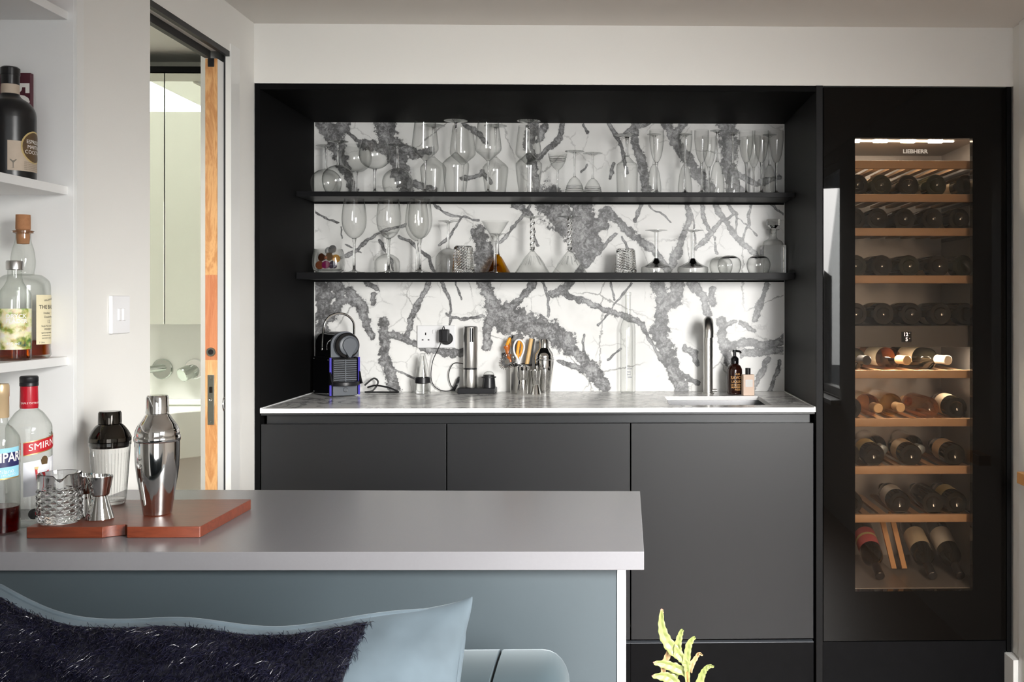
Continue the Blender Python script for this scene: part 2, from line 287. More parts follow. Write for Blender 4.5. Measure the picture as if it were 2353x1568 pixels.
mat('stem_rust', (0.45, 0.14, 0.05), 0.6)
mat('pot_grey', (0.30, 0.29, 0.28), 0.7)
mat('soil', (0.03, 0.02, 0.015), 0.9)
mat('orange', (0.85, 0.36, 0.02), 0.35)
mat('orange_dark', (0.50, 0.13, 0.02), 0.25)
mat('mirror', (0.88, 0.91, 0.86), 0.005, metal=1.0)
mat('ceramic', (0.76, 0.78, 0.70), 0.12)
mat('ceramic_shade', (0.62, 0.66, 0.56), 0.3)
mat('skylight', (1, 1, 1), 0.5, emit=(0.97, 1.0, 0.97), estr=5.0)
mat('led', (1, 1, 1), 0.5, emit=(1.0, 0.95, 0.86), estr=170.0)
mat('led_soft', (1, 1, 1), 0.5, emit=(1.0, 0.95, 0.86), estr=14.0)
mat('display', (1, 1, 1), 0.5, emit=(0.9, 0.9, 1.0), estr=2.5)
mat('fridge_grey', (0.33, 0.32, 0.32), 0.38, metal=0.35)
mat('fridge_dark', (0.035, 0.033, 0.032), 0.45)
mat('pod_gold', (0.65, 0.36, 0.08), 0.22, metal=0.9)
mat('pod_brown', (0.22, 0.06, 0.02), 0.25, metal=0.8)
mat('pod_pink', (0.42, 0.01, 0.16), 0.22, metal=0.7)
mat('pod_purple', (0.08, 0.04, 0.16), 0.22, metal=0.8)
mat('pod_silver', (0.75, 0.74, 0.74), 0.2, metal=0.9)
mat('pod_black', (0.01, 0.01, 0.01), 0.25, metal=0.4)
marble('marble'); marble('marble_top', True)
def flower_label():
    m, nt, N, L, p = nodes_of('flower_label'); tc = N.new('ShaderNodeTexCoord')
    v = N.new('ShaderNodeTexVoronoi'); v.inputs['Scale'].default_value = 130; L.new(tc.outputs['Object'], v.inputs['Vector'])
    n = N.new('ShaderNodeTexNoise'); n.inputs['Scale'].default_value = 42; n.inputs['Detail'].default_value = 3; L.new(tc.outputs['Object'], n.inputs['Vector'])
    r = N.new('ShaderNodeValToRGB'); e = r.color_ramp.elements; e[0].position = 0.33; e[0].color = (0.03, 0.10, 0.05, 1); e[1].position = 0.52; e[1].color = (0.80, 0.74, 0.45, 1)
    x = e.new(0.41); x.color = (0.30, 0.34, 0.06, 1); x = e.new(0.66); x.color = (0.86, 0.82, 0.66, 1); L.new(n.outputs['Fac'], r.inputs[0])
    mx = N.new('ShaderNodeMix'); mx.data_type = 'RGBA'; mx.inputs[0].default_value = 0.28; L.new(r.outputs[0], mx.inputs[6]); L.new(v.outputs['Color'], mx.inputs[7])
    mx.blend_type = 'SOFT_LIGHT'; L.new(mx.outputs[2], p.inputs['Base Color']); p.inputs['Roughness'].default_value = 0.5; MATS['flower_label'] = m
flower_label()

# ------------------------------------------------------------------ mesh helpers
class MB:
    def __init__(s): s.v = []; s.f = []; s.sm = []
    def add(s, vs, fs, smooth=False):
        o = len(s.v); s.v += [tuple(x) for x in vs]; s.f += [tuple(i + o for i in f) for f in fs]; s.sm += [smooth] * len(fs); return s
    def box(s, x0, x1, y0, y1, z0, z1):
        vs = [(x, y, z) for z in (z0, z1) for y in (y0, y1) for x in (x0, x1)]
        return s.add(vs, [(0, 2, 3, 1), (4, 5, 7, 6), (0, 1, 5, 4), (2, 6, 7, 3), (0, 4, 6, 2), (1, 3, 7, 5)])
    def obox(s, c, ax, ay, az, hx, hy, hz):
        c = Vector(c); ax, ay, az = Vector(ax).normalized(), Vector(ay).normalized(), Vector(az).normalized()
        vs = [c + ax * (sx * hx) + ay * (sy * hy) + az * (sz * hz) for sz in (-1, 1) for sy in (-1, 1) for sx in (-1, 1)]
        return s.add(vs, [(0, 2, 3, 1), (4, 5, 7, 6), (0, 1, 5, 4), (2, 6, 7, 3), (0, 4, 6, 2), (1, 3, 7, 5)])
    def lathe(s, prof, n=32, c=(0, 0, 0), cap0=False, cap1=False, a0=0.0, a1=2 * PI):
        full = abs(a1 - a0 - 2 * PI) < 1e-6; m = n if full else n + 1; vs = []; fs = []
        for (r, z) in prof:
            for k in range(m):
                a = a0 + (a1 - a0) * k / n; vs.append((c[0] + r * math.sin(a), c[1] - r * math.cos(a), c[2] + z))
        for i in range(len(prof) - 1):
            for k in range(n):
                k2 = (k + 1) % m; fs.append((i * m + k, i * m + k2, (i + 1) * m + k2, (i + 1) * m + k))
        if cap0: fs.append(tuple(range(m))[::-1])
        if cap1: fs.append(tuple(range((len(prof) - 1) * m, len(prof) * m)))
        return s.add(vs, fs, True)
    def tube(s, pts, r, n=10, cap=True, closed=False):
        pts = [Vector(p) for p in pts]; m = len(pts); rr = r if isinstance(r, (list, tuple)) else [r] * m
        vs = []; prev = None
        for i, p in enumerate(pts):
            a = pts[(i - 1) % m] if (i > 0 or closed) else p; b = pts[(i + 1) % m] if (i < m - 1 or closed) else p
            t = (b - a).normalized()
            if prev is None:
                u = t.cross(Vector((0, 0, 1)));  u = t.cross(Vector((1, 0, 0))) if u.length < 1e-3 else u
            else: u = prev - t * prev.dot(t)
            u.normalize(); prev = u; w_ = t.cross(u)
            for k in range(n):
                an = 2 * PI * k / n; vs.append(p + (u * math.cos(an) + w_ * math.sin(an)) * rr[i])
        fs = []
        for i in range(m if closed else m - 1):
            j = (i + 1) % m
            for k in range(n): fs.append((i * n + k, i * n + (k + 1) % n, j * n + (k + 1) % n, j * n + k))
        if cap and not closed: fs += [tuple(range(n))[::-1], tuple(range((m - 1) * n, m * n))]
        return s.add(vs, fs, True)
    def prism(s, poly, z0, z1, axis='z'):
        n = len(poly)
        def P(a, b, h): return (a, b, h) if axis == 'z' else ((a, h, b) if axis == 'y' else (h, a, b))
        vs = [P(a, b, z0) for a, b in poly] + [P(a, b, z1) for a, b in poly]
        fs = [tuple(range(n))[::-1], tuple(range(n, 2 * n))] + [(i, (i + 1) % n, n + (i + 1) % n, n + i) for i in range(n)]
        return s.add(vs, fs)
    def sphere(s, c, r, n=16, m=10, sc=(1, 1, 1)):
        prof = [(max(1e-4, r * math.sin(PI * i / m)), -r * math.cos(PI * i / m)) for i in range(m + 1)]
        o = len(s.v); s.lathe(prof, n); 
        for i in range(o, len(s.v)):
            x, y, z = s.v[i]; s.v[i] = (c[0] + x * sc[0], c[1] + y * sc[1], c[2] + z * sc[2])
        return s
    def xf(s, M):
        s.v = [tuple(M @ Vector(v)) for v in s.v]; return s
    def build(s, name, m, parent=None, bevel=0.0, seg=2):
        me = bpy.data.meshes.new(name); me.from_pydata(s.v, [], s.f); me.update()
        bm = bmesh.new(); bm.from_mesh(me); bmesh.ops.recalc_face_normals(bm, faces=bm.faces); bm.to_mesh(me); bm.free()
        me.polygons.foreach_set('use_smooth', s.sm)
        if any(s.sm): me.set_sharp_from_angle(angle=R(38))
        me.materials.append(MATS[m]); o = bpy.data.objects.new(name, me); COL.objects.link(o)
        if parent: o.parent = parent
        if bevel:
            b = o.modifiers.new('bevel', 'BEVEL'); b.width = bevel; b.segments = seg; b.limit_method = 'ANGLE'; b.angle_limit = R(40)
            me.polygons.foreach_set('use_smooth', [True] * len(me.polygons))
            b.harden_normals = True
        return o
def tag(o, label, cat, group=None):
    o['label'] = label; o['category'] = cat
    if group: o['group'] = group
    return o
def struct(o): o['kind'] = 'structure'; return o
def thing(name, label, cat, loc=(0, 0, 0), rotz=0.0, group=None):
    o = bpy.data.objects.new(name, None); COL.objects.link(o); o.empty_display_size = 0.02
    o.location = loc; o.rotation_euler = (0, 0, rotz); return tag(o, label, cat, group)
def dup(root, loc, rot=None, label=None):
    r = root.copy(); COL.objects.link(r); r.location = loc
    if rot is not None: r.rotation_euler = rot
    if label: r['label'] = label
    for ch in root.children:
        c = ch.copy(); COL.objects.link(c); c.parent = r
        for g in ch.children:
            d = g.copy(); COL.objects.link(d); d.parent = c
    return r
def text_geo(s, size, align='CENTER', bold=0.0, step=0.0):
    cu = bpy.data.curves.new('t', 'FONT'); cu.body = s; cu.size = size; cu.align_x = align; cu.align_y = 'CENTER'; cu.offset = bold * size; cu.resolution_u = 3
    o = bpy.data.objects.new('t', cu); me = bpy.data.meshes.new_from_object(o)
    if step and len(me.vertices):                          # slice the letters so that they can bend round a bottle
        bm = bmesh.new(); bm.from_mesh(me); xs = [v.co.x for v in bm.verts]; x = math.floor(min(xs) / step) * step + step
        while x < max(xs):
            bmesh.ops.bisect_plane(bm, geom=bm.verts[:] + bm.edges[:] + bm.faces[:], plane_co=(x, 0, 0), plane_no=(1, 0, 0)); x += step
        bm.to_mesh(me); bm.free()
    vs = [tuple(v.co) for v in me.vertices]; fs = [tuple(p.vertices) for p in me.polygons]
    bpy.data.objects.remove(o); bpy.data.curves.remove(cu); bpy.data.meshes.remove(me); return vs, fs
def text_cyl(mb, s, size, r, z, th, align='LEFT', tilt=0.0, bold=0.0, sx=1.0):
    """lettering printed round a bottle of radius r, starting or centred at angle th"""
    vs, fs = text_geo(s, size, align, bold, r * 0.075 if size > 0.007 else 0.0); out = []
    for x, y, _ in vs:
        x *= sx; a = th + x / r; out.append((r * math.sin(a), -r * math.cos(a), z + y + x * tilt))
    return mb.add(out, fs)
def text_flat(mb, s, size, c, align='CENTER', bold=0.0, sx=1.0, rot=0.0):
    """upright lettering facing -Y"""
    vs, fs = text_geo(s, size, align, bold); out = []
    for x, y, _ in vs:
        x *= sx; x, y = x * math.cos(rot) - y * math.sin(rot), x * math.sin(rot) + y * math.cos(rot)
        out.append((c[0] + x, c[1], c[2] + y))
    return mb.add(out, fs)
def patch(r, z0, z1, a0, a1, n=24, top=None):
    mb = MB(); vs = []; m = n + 1; k = 2
    for i in range(m):
        a = a0 + (a1 - a0) * i / n; t = i / n
        zt = z1 + (top(t) if top else 0)
        vs += [(r * math.sin(a), -r * math.cos(a), z0), (r * math.sin(a), -r * math.cos(a), zt)]
    mb.add(vs, [(2 * i, 2 * i + 2, 2 * i + 3, 2 * i + 1) for i in range(n)], True); return mb
def disc_patch(r, zc, ac, rad, n=28):
    mb = MB(); vs = [(r * math.sin(ac), -r * math.cos(ac), zc)]
    rings = 4
    for j in range(1, rings + 1):
        for i in range(n):
            t = 2 * PI * i / n; a = ac + rad * j / rings * math.cos(t) / r; vs.append((r * math.sin(a), -r * math.cos(a), zc + rad * j / rings * math.sin(t)))
    fs = [(0, 1 + i, 1 + (i + 1) % n) for i in range(n)]
    for j in range(rings - 1):
        for i in range(n):
            a = 1 + j * n; b = a + n; fs.append((a + i, b + i, b + (i + 1) % n, a + (i + 1) % n))
    mb.add(vs, fs, True); return mb
def spline(pts, n=8):
    pts = [Vector(p) for p in pts]; out = []
    for i in range(len(pts) - 1):
        p0 = pts[max(i - 1, 0)]; p1 = pts[i]; p2 = pts[i + 1]; p3 = pts[min(i + 2, len(pts) - 1)]
        for k in range(n):
            t = k / n; out.append(0.5 * ((2 * p1) + (p2 - p0) * t + (2 * p0 - 5 * p1 + 4 * p2 - p3) * t * t + (3 * p1 - p0 - 3 * p2 + p3) * t ** 3))
    out.append(pts[-1]); return out
def smooth_prof(pts, n=6):
    return [(max(1e-4, p.x), p.y) for p in spline([Vector((a, b, 0)) for a, b in pts], n)]

# ================================================================== THE ROOM
XL, XR, ZC, YB = -0.018, 2.45, 2.163, -5.0
struct(MB().box(-2.4, 2.8, YB - 0.2, 0.75, -0.05, 0.0).build('floor', 'floor_wood'))
struct(MB().box(XL - 0.35, XR + 0.15, YB - 0.1, 0.75, ZC, ZC + 0.06).build('ceiling', 'ceiling_paint'))
# back wall: strip over the units, and the wall the units stand against
struct(MB().box(XL, XR, 0.0, 0.06, 1.9705, ZC).build('wall_back', 'wall_paint'))
struct(MB().box(-0.05, XR + 0.1, 0.66, 0.74, 0, ZC).build('wall_back_inner', 'wall_paint'))
# left wall: pier with the light switch, lintel over the doorway, leaf in front of the sliding door, wall beyond the alcove
wl = MB()
wl.box(-0.36, XL, -1.125, -0.763, 0, ZC)
wl.box(-0.105, XL, -0.763, -0.216, 2.022, ZC)
wl.box(-0.031, XL, -0.216, 0.66, 0, ZC)
wl.box(-0.105, -0.082, -0.216, 0.66, 0, ZC)
wl.box(-0.44, -0.36, -2.02, -0.763, 0, ZC)
wl.box(-0.36, XL, YB, -1.95, 0, ZC)
wl.box(-0.36, XL, -1.95, -1.125, 2.10, ZC)
struct(wl.build('wall_left', 'wall_paint'))
# right wall with the window behind the camera; end of wall beside the wine cabinet
wr = MB(); WY0, WY1, WZ0, WZ1 = -3.85, -2.62, 0.70, 2.10
wr.box(XR, XR + 0.1, WY1, 0.7, 0, ZC); wr.box(XR, XR + 0.1, YB, WY0, 0, ZC)
wr.box(XR, XR + 0.1, WY0, WY1, 0, WZ0); wr.box(XR, XR + 0.1, WY0, WY1, WZ1, ZC)
struct(wr.build('wall_right', 'wall_paint'))
struct(MB().box(2.438, XR, -0.165, -0.075, 0.0, ZC).build('trim_1', 'trim_white', bevel=0.003))
struct(MB().box(2.422, 2.449, -0.072, 0.16, 0.0, 0.115).build('baseboard_right', 'trim_white', bevel=0.002))
# rear wall with glazed garden doors
DX0, DX1, DZ = 0.62, 2.42, 2.06
wb = MB(); wb.box(-0.4, DX0, YB - 0.1, YB, 0, ZC); wb.box(DX1, XR + 0.1, YB - 0.1, YB, 0, ZC); wb.box(DX0, DX1, YB - 0.1, YB, DZ, ZC)
struct(wb.build('wall_rear', 'wall_paint'))
def glazing(name, x0, x1, z0, z1, nv, nh, fix, axis, wd=0.05, m='trim_white'):
    f = MB(); g = []
    def bar(a0, a1, b0, b1):
        if axis == 'x': f.box(fix, fix + 0.05, a0, a1, b0, b1)
        else: f.box(a0, a1, fix, fix + 0.05, b0, b1)
    bar(x0, x0 + wd, z0, z1); bar(x1 - wd, x1, z0, z1); bar(x0, x1, z0, z0 + wd); bar(x0, x1, z1 - wd, z1)
    for i in range(1, nv): c = x0 + (x1 - x0) * i / nv; bar(c - wd / 2, c + wd / 2, z0, z1)
    for j in range(1, nh): c = z0 + (z1 - z0) * j / nh; bar(x0, x1, c - wd / 4, c + wd / 4)
    o = struct(f.build(name, m))
    for i in range(nv):
        a = x0 + (x1 - x0) * i / nv; b = x0 + (x1 - x0) * (i + 1) / nv; p = MB()
        if axis == 'x': p.box(fix + 0.022, fix + 0.028, a, b, z0, z1)
        else: p.box(a, b, fix + 0.022, fix + 0.028, z0, z1)
        p.build('pane', 'pane_glass', o)
glazing('window_1', WY0, WY1, WZ0, WZ1, 2, 1, XR + 0.03, 'x')
glazing('door_2', DX0, DX1, 0.02, DZ, 3, 1, YB - 0.07, 'y', 0.07)
struct(MB().box(XR - 0.06, XR + 0.02, WY0 - 0.04, WY1 + 0.04, WZ0 - 0.03, WZ0).build('trim_2', 'trim_white', bevel=0.004))
# door casing strip and alcove corner bead on the left wall
struct(MB().box(XL, XL + 0.004, -0.216, -0.142, 0, 2.045).build('trim_3', 'trim_white'))
struct(MB().box(XL - 0.004, XL + 0.0025, -1.127, -1.097, 0, ZC).build('trim_4', 'trim_white'))
# sliding door: edge of joined pine strips, white face, lock, round hole, oval finger pull, hanger
d = MB().box(-0.0725, -0.037, -0.262, 0.58, 0.01, 1.988).build('door_1', 'trim_white'); struct(d)
for z0, z1, m in ((0.01, 0.955, 'pine'), (0.955, 1.092, 'pine_pale'), (1.092, 1.345, 'pine_red'), (1.345, 1.988, 'pine')):
    MB().box(-0.0722, -0.0375, -0.2665, -0.262, z0 + 0.0002, z1).build('edge_strip', m, d)
lk = MB().box(-0.0645, -0.0455, -0.2685, -0.2655, 0.900, 1.048).build('lock_plate', 'lock_steel', d, 0.0006)
for z in (0.909, 1.039): MB().lathe([(0.0001, 0), (0.003, 0), (0.0034, 0.001)], 10).xf(Matrix.Translation((-0.055, -0.2690, z)) @ Matrix.Rotation(R(90), 4, 'X')).build('screw', 'chrome_soft', lk)
MB().box(-0.059, -0.050, -0.2700, -0.2680, 0.995, 1.013).build('latch_bolt', 'dark_steel', lk)
MB().lathe([(0.0030, 0), (0.0045, 0.001)], 12).xf(Matrix.Translation((-0.055, -0.2690, 0.975)) @ Matrix.Rotation(R(90), 4, 'X')).build('keyway', 'chrome', lk)
h_ = MB().lathe([(0.008, -0.012), (0.008, 0.0035), (0.0125, 0.0035), (0.0135, 0.001)], 24).xf(Matrix.Translation((-0.055, -0.2665, 1.116)) @ Matrix.Rotation(R(90), 4, 'X')).build('bolt_rose', 'lock_steel', d)
MB().lathe([(0.0001, 0), (0.0082, 0)], 20).xf(Matrix.Translation((-0.055, -0.2676, 1.116)) @ Matrix.Rotation(R(90), 4, 'X')).build('bolt_hole', 'dark_hole', h_)
MB().box(-0.0645, -0.0455, -0.2690, -0.2640, 1.963, 1.989).build('hanger_clip', 'black_plastic', d, 0.002)
pull = MB()
for (a, b, dx) in ((1.0, 0.86, 0.0016), (0.86, 0.72, 0.0022)):
    pass
vs = []; n = 32; prof = [(1.0, 0.0), (0.97, 0.0022), (0.82, 0.0026), (0.78, 0.0008), (0.70, -0.0006), (0.0, -0.0008)]
for q, dx in prof:
    for k in range(n):
        t = 2 * PI * k / n; vs.append((-0.0368 + dx + 0.0008, -0.206 + 0.020 * q * math.cos(t), 0.956 + 0.0255 * q * math.sin(t)))
pull.add(vs, [(i * n + k, i * n + (k + 1) % n, (i + 1) * n + (k + 1) % n, (i + 1) * n + k) for i in range(5) for k in range(n)], True)
pull.build('finger_pull', 'chrome', d)
# track in the doorway head: two black channels under the lintel, brush seal at the pocket
tr = MB().box(-0.033, -0.0185, -0.763, -0.205, 2.006, 2.0225).build('door_track', 'rubber'); struct(tr); tr.name = 'trim_5'
MB().box(-0.075, -0.058, -0.763, -0.262, 1.990, 2.022).build('track_channel', 'rubber', tr)
MB().box(-0.058, -0.033, -0.763, -0.262, 2.012, 2.022).build('track_lining', 'trim_white', tr)
MB().box(-0.0365, -0.0312, -0.2145, -0.208, 0.0, 2.01).build('brush_seal', 'rubber', tr)

# ------------------------------------------------------------------ bathroom behind the doorway
struct(MB().box(-2.2, -0.082, 0.30, 0.36, 0, 2.8).build('wall_bathroom_back', 'bath_wall'))
struct(MB().box(-2.26, -2.2, -1.7, 0.36, 0, 2.8).build('wall_bathroom_left', 'bath_wall'))
bw = MB()
bw.box(-2.2, -0.44, -1.68, -1.62, 0, 2.215)
struct(bw.build('wall_bathroom_front', 'bath_wall'))
struct(MB().box(-2.2, -0.106, -0.36, 0.30, 2.105, 2.17).build('ceiling_bathroom', 'bath_wall'))
struct(MB().box(-2.2, -0.44, -1.68, -0.36, 2.78, 2.84).build('ceiling_skylight_well', 'bath_wall'))
struct(MB().box(-2.2, -0.44, -0.40, -0.34, 2.17, 2.84).build('wall_skylight_well', 'bath_wall'))
struct(MB().box(-0.46, -0.44, -1.68, -0.36, 2.1, 2.84).build('wall_skylight_side', 'bath_wall'))
# sloping skylight glazing: bright pane with a slanting head, wall above it
SKY = [(-0.86, 2.215), (-0.918, 2.243), (-1.195, 2.378), (-1.96, 2.75)]
struct(MB().prism([(-2.2, 2.215)] + SKY + [(-2.2, 2.75)], -1.69, -1.665, 'y').build('window_2', 'skylight'))
struct(MB().prism([(-0.46, 2.215)] + SKY + [(-2.2, 2.75), (-2.2, 2.8), (-0.46, 2.8)], -1.69, -1.64, 'y').build('wall_skylight_gable', 'bath_wall'))
sl = bpy.data.lights.new('skylight_daylight', 'AREA'); sl.shape = 'RECTANGLE'; sl.size = 1.2; sl.size_y = 0.6; sl.energy = 46; sl.color = (1.0, 1.0, 0.97); sl.spread = R(110)
so = bpy.data.objects.new('skylight_daylight', sl); COL.objects.link(so); so.location = (-1.1, -0.80, 2.74); so.rotation_euler = (R(24), 0, 0)
# mirror cabinet
mc = thing('mirror_cabinet', 'tall mirrored bathroom cabinet seen through the doorway', 'cabinet', (-0.55, 0.30, 1.19))
MB().box(-0.62, 0.352, -0.15, 0.0, 0, 0.842).build('body', 'trim_white', mc)
MB().box(-0.62, 0.352, -0.172, -0.0, 0.8425, 0.862).build('dark_gap_strip', 'plinth_black', mc)  # black strip drawing the dark gap along the cabinet top, no lamp
for a, b in ((-0.62, -0.26), (-0.2575, 0.1835 + 0.005), (0.1910, 0.352)):
    MB().box(a, b, -0.168, -0.152, 0.0, 0.84).build('mirror_door', 'mirror', mc, 0.001, 1)
# wall spout and mixer handle
sp = thing('wall_spout', 'chrome wall mounted bath spout with round rose', 'tap', (-0.438, 0.30, 1.030))
MB().lathe([(0.0001, 0.008), (0.033, 0.008), (0.036, 0.005), (0.036, 0)], 28).xf(Matrix.Rotation(R(90), 4, 'X')).build('rose', 'chrome_soft', sp)
MB().tube([(0.008, 0, 0.004), (-0.16, -0.20, -0.012)], 0.0125, 14).build('spout', 'chrome_soft', sp)
sp = thing('wall_mixer', 'chrome wall mounted mixer with round handle', 'tap', (-0.325, 0.30, 1.030))
MB().lathe([(0.0001, 0.008), (0.033, 0.008), (0.036, 0.005), (0.036, 0)], 28).xf(Matrix.Rotation(R(90), 4, 'X')).build('rose', 'chrome', sp)
MB().lathe([(0.015, 0), (0.015, 0.02), (0.024, 0.025), (0.025, 0.055), (0.022, 0.058), (0.0001, 0.058)], 24).xf(Matrix.Rotation(R(112), 4, 'X') @ Matrix.Rotation(R(-28), 4, 'Y')).build('handle', 'chrome_soft', sp)
# wall hung basin with curved front
bs = thing('wash_basin', 'white wall hung ceramic basin with curved front', 'basin', (-0.55, 0.30, 0.74))
out_ = [(-0.36, 0.0), (0.40, 0.0)] + [(0.40 - 0.76 * i / 16, -0.07 - 0.30 * math.sin(PI * i / 16) ** 0.7) for i in range(17)]
b_ = MB(); nn = len(out_)
v1 = [(x, y, 0.165) for x, y in out_]; v0 = [(x * 0.82, y * 0.80, 0.0) for x, y in out_]; v2 = [(x * 0.90, y * 0.86 - 0.02, 0.165) for x, y in out_]; v3 = [(x * 0.75, y * 0.7 - 0.03, 0.06) for x, y in out_]
b_.add(v0 + v1 + v2 + v3, [tuple(range(nn))] + [(k * nn + i, k * nn + (i + 1) % nn, (k + 1) * nn + (i + 1) % nn, (k + 1) * nn + i) for k in range(3) for i in range(nn)] + [tuple(range(3 * nn, 4 * nn))])
b_.build('bowl', 'ceramic', bs, 0.006)
MB().box(-0.36, 0.42, -0.025, 0.0, 0.165, 0.185).build('upstand', 'ceramic', bs, 0.004)

# ================================================================== BUILT-IN BAR UNIT
W = 1.80
su = thing('bar_surround', 'matt black panels framing the marble drinks niche', 'cabinet surround', (0, 0, 0))
MB().box(-0.016, 0.0, 0.0, 0.655, 0.0, 1.970).build('side_panel', 'charcoal', su, 0.0012)
MB().box(1.8005, 1.8225, -0.004, 0.655, 0.0, 1.9705).build('side_panel', 'charcoal_side', su, 0.0012)
MB().box(0.0, 1.8005, 0.0, 0.655, 1.951, 1.9695).build('top_panel', 'charcoal', su, 0.0012)
bsp = thing('marble_backsplash', 'white marble slab with black grey veins lining the niche', 'backsplash', (0, 0.62, 0.92))
# the slab's face is a fine grid that carries the course of each vein (distance to its bed line, in vein half widths)
from mathutils import noise as mnoise
gx, gz = 451, 259; xs_ = np.linspace(0.002, 1.798, gx); zs_ = np.linspace(0.9205, 1.9505, gz)
PXg, PZg = np.meshgrid(xs_, zs_); qx = PXg.ravel().copy(); qz = PZg.ravel().copy(); wx_ = np.empty_like(qx); wz_ = np.empty_like(qz)
for i in range(len(qx)):
    p = Vector((qx[i] * 8, 0.3, qz[i] * 8)); n1 = mnoise.noise_vector(p); n2 = mnoise.noise_vector(p * 2.7); n3 = mnoise.noise_vector(p * 6.5)
    wx_[i] = n1.x * 0.013 + n2.x * 0.007 + n3.x * 0.0045; wz_[i] = n1.z * 0.013 + n2.z * 0.007 + n3.z * 0.0045
ax = qx + wx_; az = qz + wz_; vein = np.full(len(qx), -9.0)
for (x0, z0, x1, z1, wd) in VEINS:
    bx, bz_ = x1 - x0, z1 - z0; t = np.clip(((ax - x0) * bx + (az - z0) * bz_) / max(bx * bx + bz_ * bz_, 1e-6), 0, 1)
    vein = np.maximum(vein, 1 - np.hypot(ax - x0 - bx * t, az - z0 - bz_ * t) / wd)
vv_ = np.concatenate([np.stack([qx, np.full_like(qx, 0.62), qz], 1), np.array([[xs_[0], 0.634, zs_[0]], [xs_[-1], 0.634, zs_[0]], [xs_[-1], 0.634, zs_[-1]], [xs_[0], 0.634, zs_[-1]]])])
I = np.arange(gx * gz).reshape(gz, gx); fq = np.stack([I[:-1, :-1], I[:-1, 1:], I[1:, 1:], I[1:, :-1]], -1).reshape(-1, 4).tolist(); nb = gx * gz
fq += [(nb, nb + 3, nb + 2, nb + 1), (nb, nb + 1, int(I[0, -1]), int(I[0, 0])), (nb + 3, int(I[-1, 0]), int(I[-1, -1]), nb + 2), (nb, int(I[0, 0]), int(I[-1, 0]), nb + 3), (nb + 1, nb + 2, int(I[-1, -1]), int(I[0, -1]))]
me = bpy.data.meshes.new('slab'); me.from_pydata(vv_.tolist(), [], fq); at_ = me.attributes.new('vein', 'FLOAT', 'POINT'); at_.data.foreach_set('value', np.concatenate([np.clip(vein, -9, 1), np.zeros(4)]).astype(np.float32))
me.materials.append(MATS['marble']); o = bpy.data.objects.new('slab', me); COL.objects.link(o); o.parent = bsp; o.location = (0, -0.62, -0.92)
MB().box(0.0, 0.003, -0.0015, 0.012, 0.0, 1.03).build('edge_trim', 'trim_white', bsp)
MB().box(1.797, 1.80, -0.0015, 0.012, 0.0, 1.03).build('edge_trim', 'trim_white', bsp)
wt = thing('marble_worktop', 'thin white marble worktop with pale polished front edge', 'worktop', (0, 0, 0))
SX0, SX1, SY0, SY1 = 1.326, 1.672, 0.085, 0.416
t_ = MB(); t_.box(0.0008, SX0, 0.0005, 0.62, 0.9055, 0.92); t_.box(SX1, 1.7997, 0.0005, 0.62, 0.9055, 0.92); t_.box(SX0, SX1, 0.0005, SY0, 0.9055, 0.92); t_.box(SX0, SX1, SY1, 0.62, 0.9055, 0.92)
t_.build('slab', 'marble_top', wt)
MB().box(0.0008, 1.7997, -0.001, 0.0004, 0.9055, 0.9202).build('front_edge', 'white_edge', wt)
e_ = MB(); e_.box(SX0, SX1, SY1 - 0.0015, SY1 - 0.0002, 0.9057, 0.9198); e_.box(SX0 + 0.0002, SX0 + 0.0015, SY0, SY1, 0.9057, 0.9198); e_.box(SX1 - 0.0015, SX1 - 0.0002, SY0, SY1, 0.9057, 0.9198); e_.build('cutout_edge', 'white_edge', wt)
MB().box(0.0005, 0.005, 0.002, 0.62, 0.9202, 0.9225).build('sealant', 'white_plastic', wt)
MB().box(1.795, 1.7998, 0.002, 0.62, 0.9202, 0.9225).build('sealant', 'trim_white', wt)
sk_ = thing('bar_sink', 'undermounted steel bar sink below the tap', 'sink', (1.499, 0.25, 0.74))
hx, hy = 0.185, 0.175
s_ = MB(); s_.box(-hx, hx, -hy, hy, 0, 0.003); s_.box(-hx, -hx + 0.003, -hy, hy, 0.003, 0.165); s_.box(hx - 0.003, hx, -hy, hy, 0.003, 0.165); s_.box(-hx, hx, hy - 0.003, hy, 0.003, 0.165); s_.box(-hx, hx, -hy, -hy + 0.003, 0.003, 0.165)
s_.build('bowl', 'sink_steel', sk_); MB().lathe([(0.0001, 0.005), (0.03, 0.005), (0.036, 0.0035)], 24).build('drain', 'chrome', sk_)
# three base units
lab = ['charcoal base cabinet with flat door, left of the three under the worktop', 'charcoal base cabinet with flat door, middle of the three under the worktop', 'charcoal base cabinet with flat door under the sink']
for i, (a, b) in enumerate(((0.004, 0.5982), (0.6018, 1.194), (1.1976, 1.7925))):
    c = thing('base_cabinet', lab[i], 'cabinet', (a, 0, 0), 0, 'base cabinets under the marble worktop'); wd = b - a
    MB().box(0.001, wd - 0.001, 0.022, 0.60, 0.165, 0.73).build('body', 'plinth_black', c)
    MB().box(0, wd, 0.0, 0.0195, 0.166, 0.8695).build('door', 'charcoal_door', c, 0.0012)
    MB().box(-0.0015, wd + 0.0015, 0.004, 0.03, 0.0, 0.152).build('plinth', 'plinth_black', c, 0.001)
    MB().box(-0.0015, wd + 0.0015, 0.0045, 0.03, 0.1522, 0.1545).build('plinth_edge', 'grey_plastic', c)
rail = tag(MB().box(0.014, 1.786, 0.024, 0.04, 0.868, 0.9045).box(0.002, 1.798, 0.0015, 0.04, 0.8975, 0.9045).build('grip_rail', 'black_rail', None, 0.002), 'long dark recessed grip rail under the worktop edge', 'handle rail')
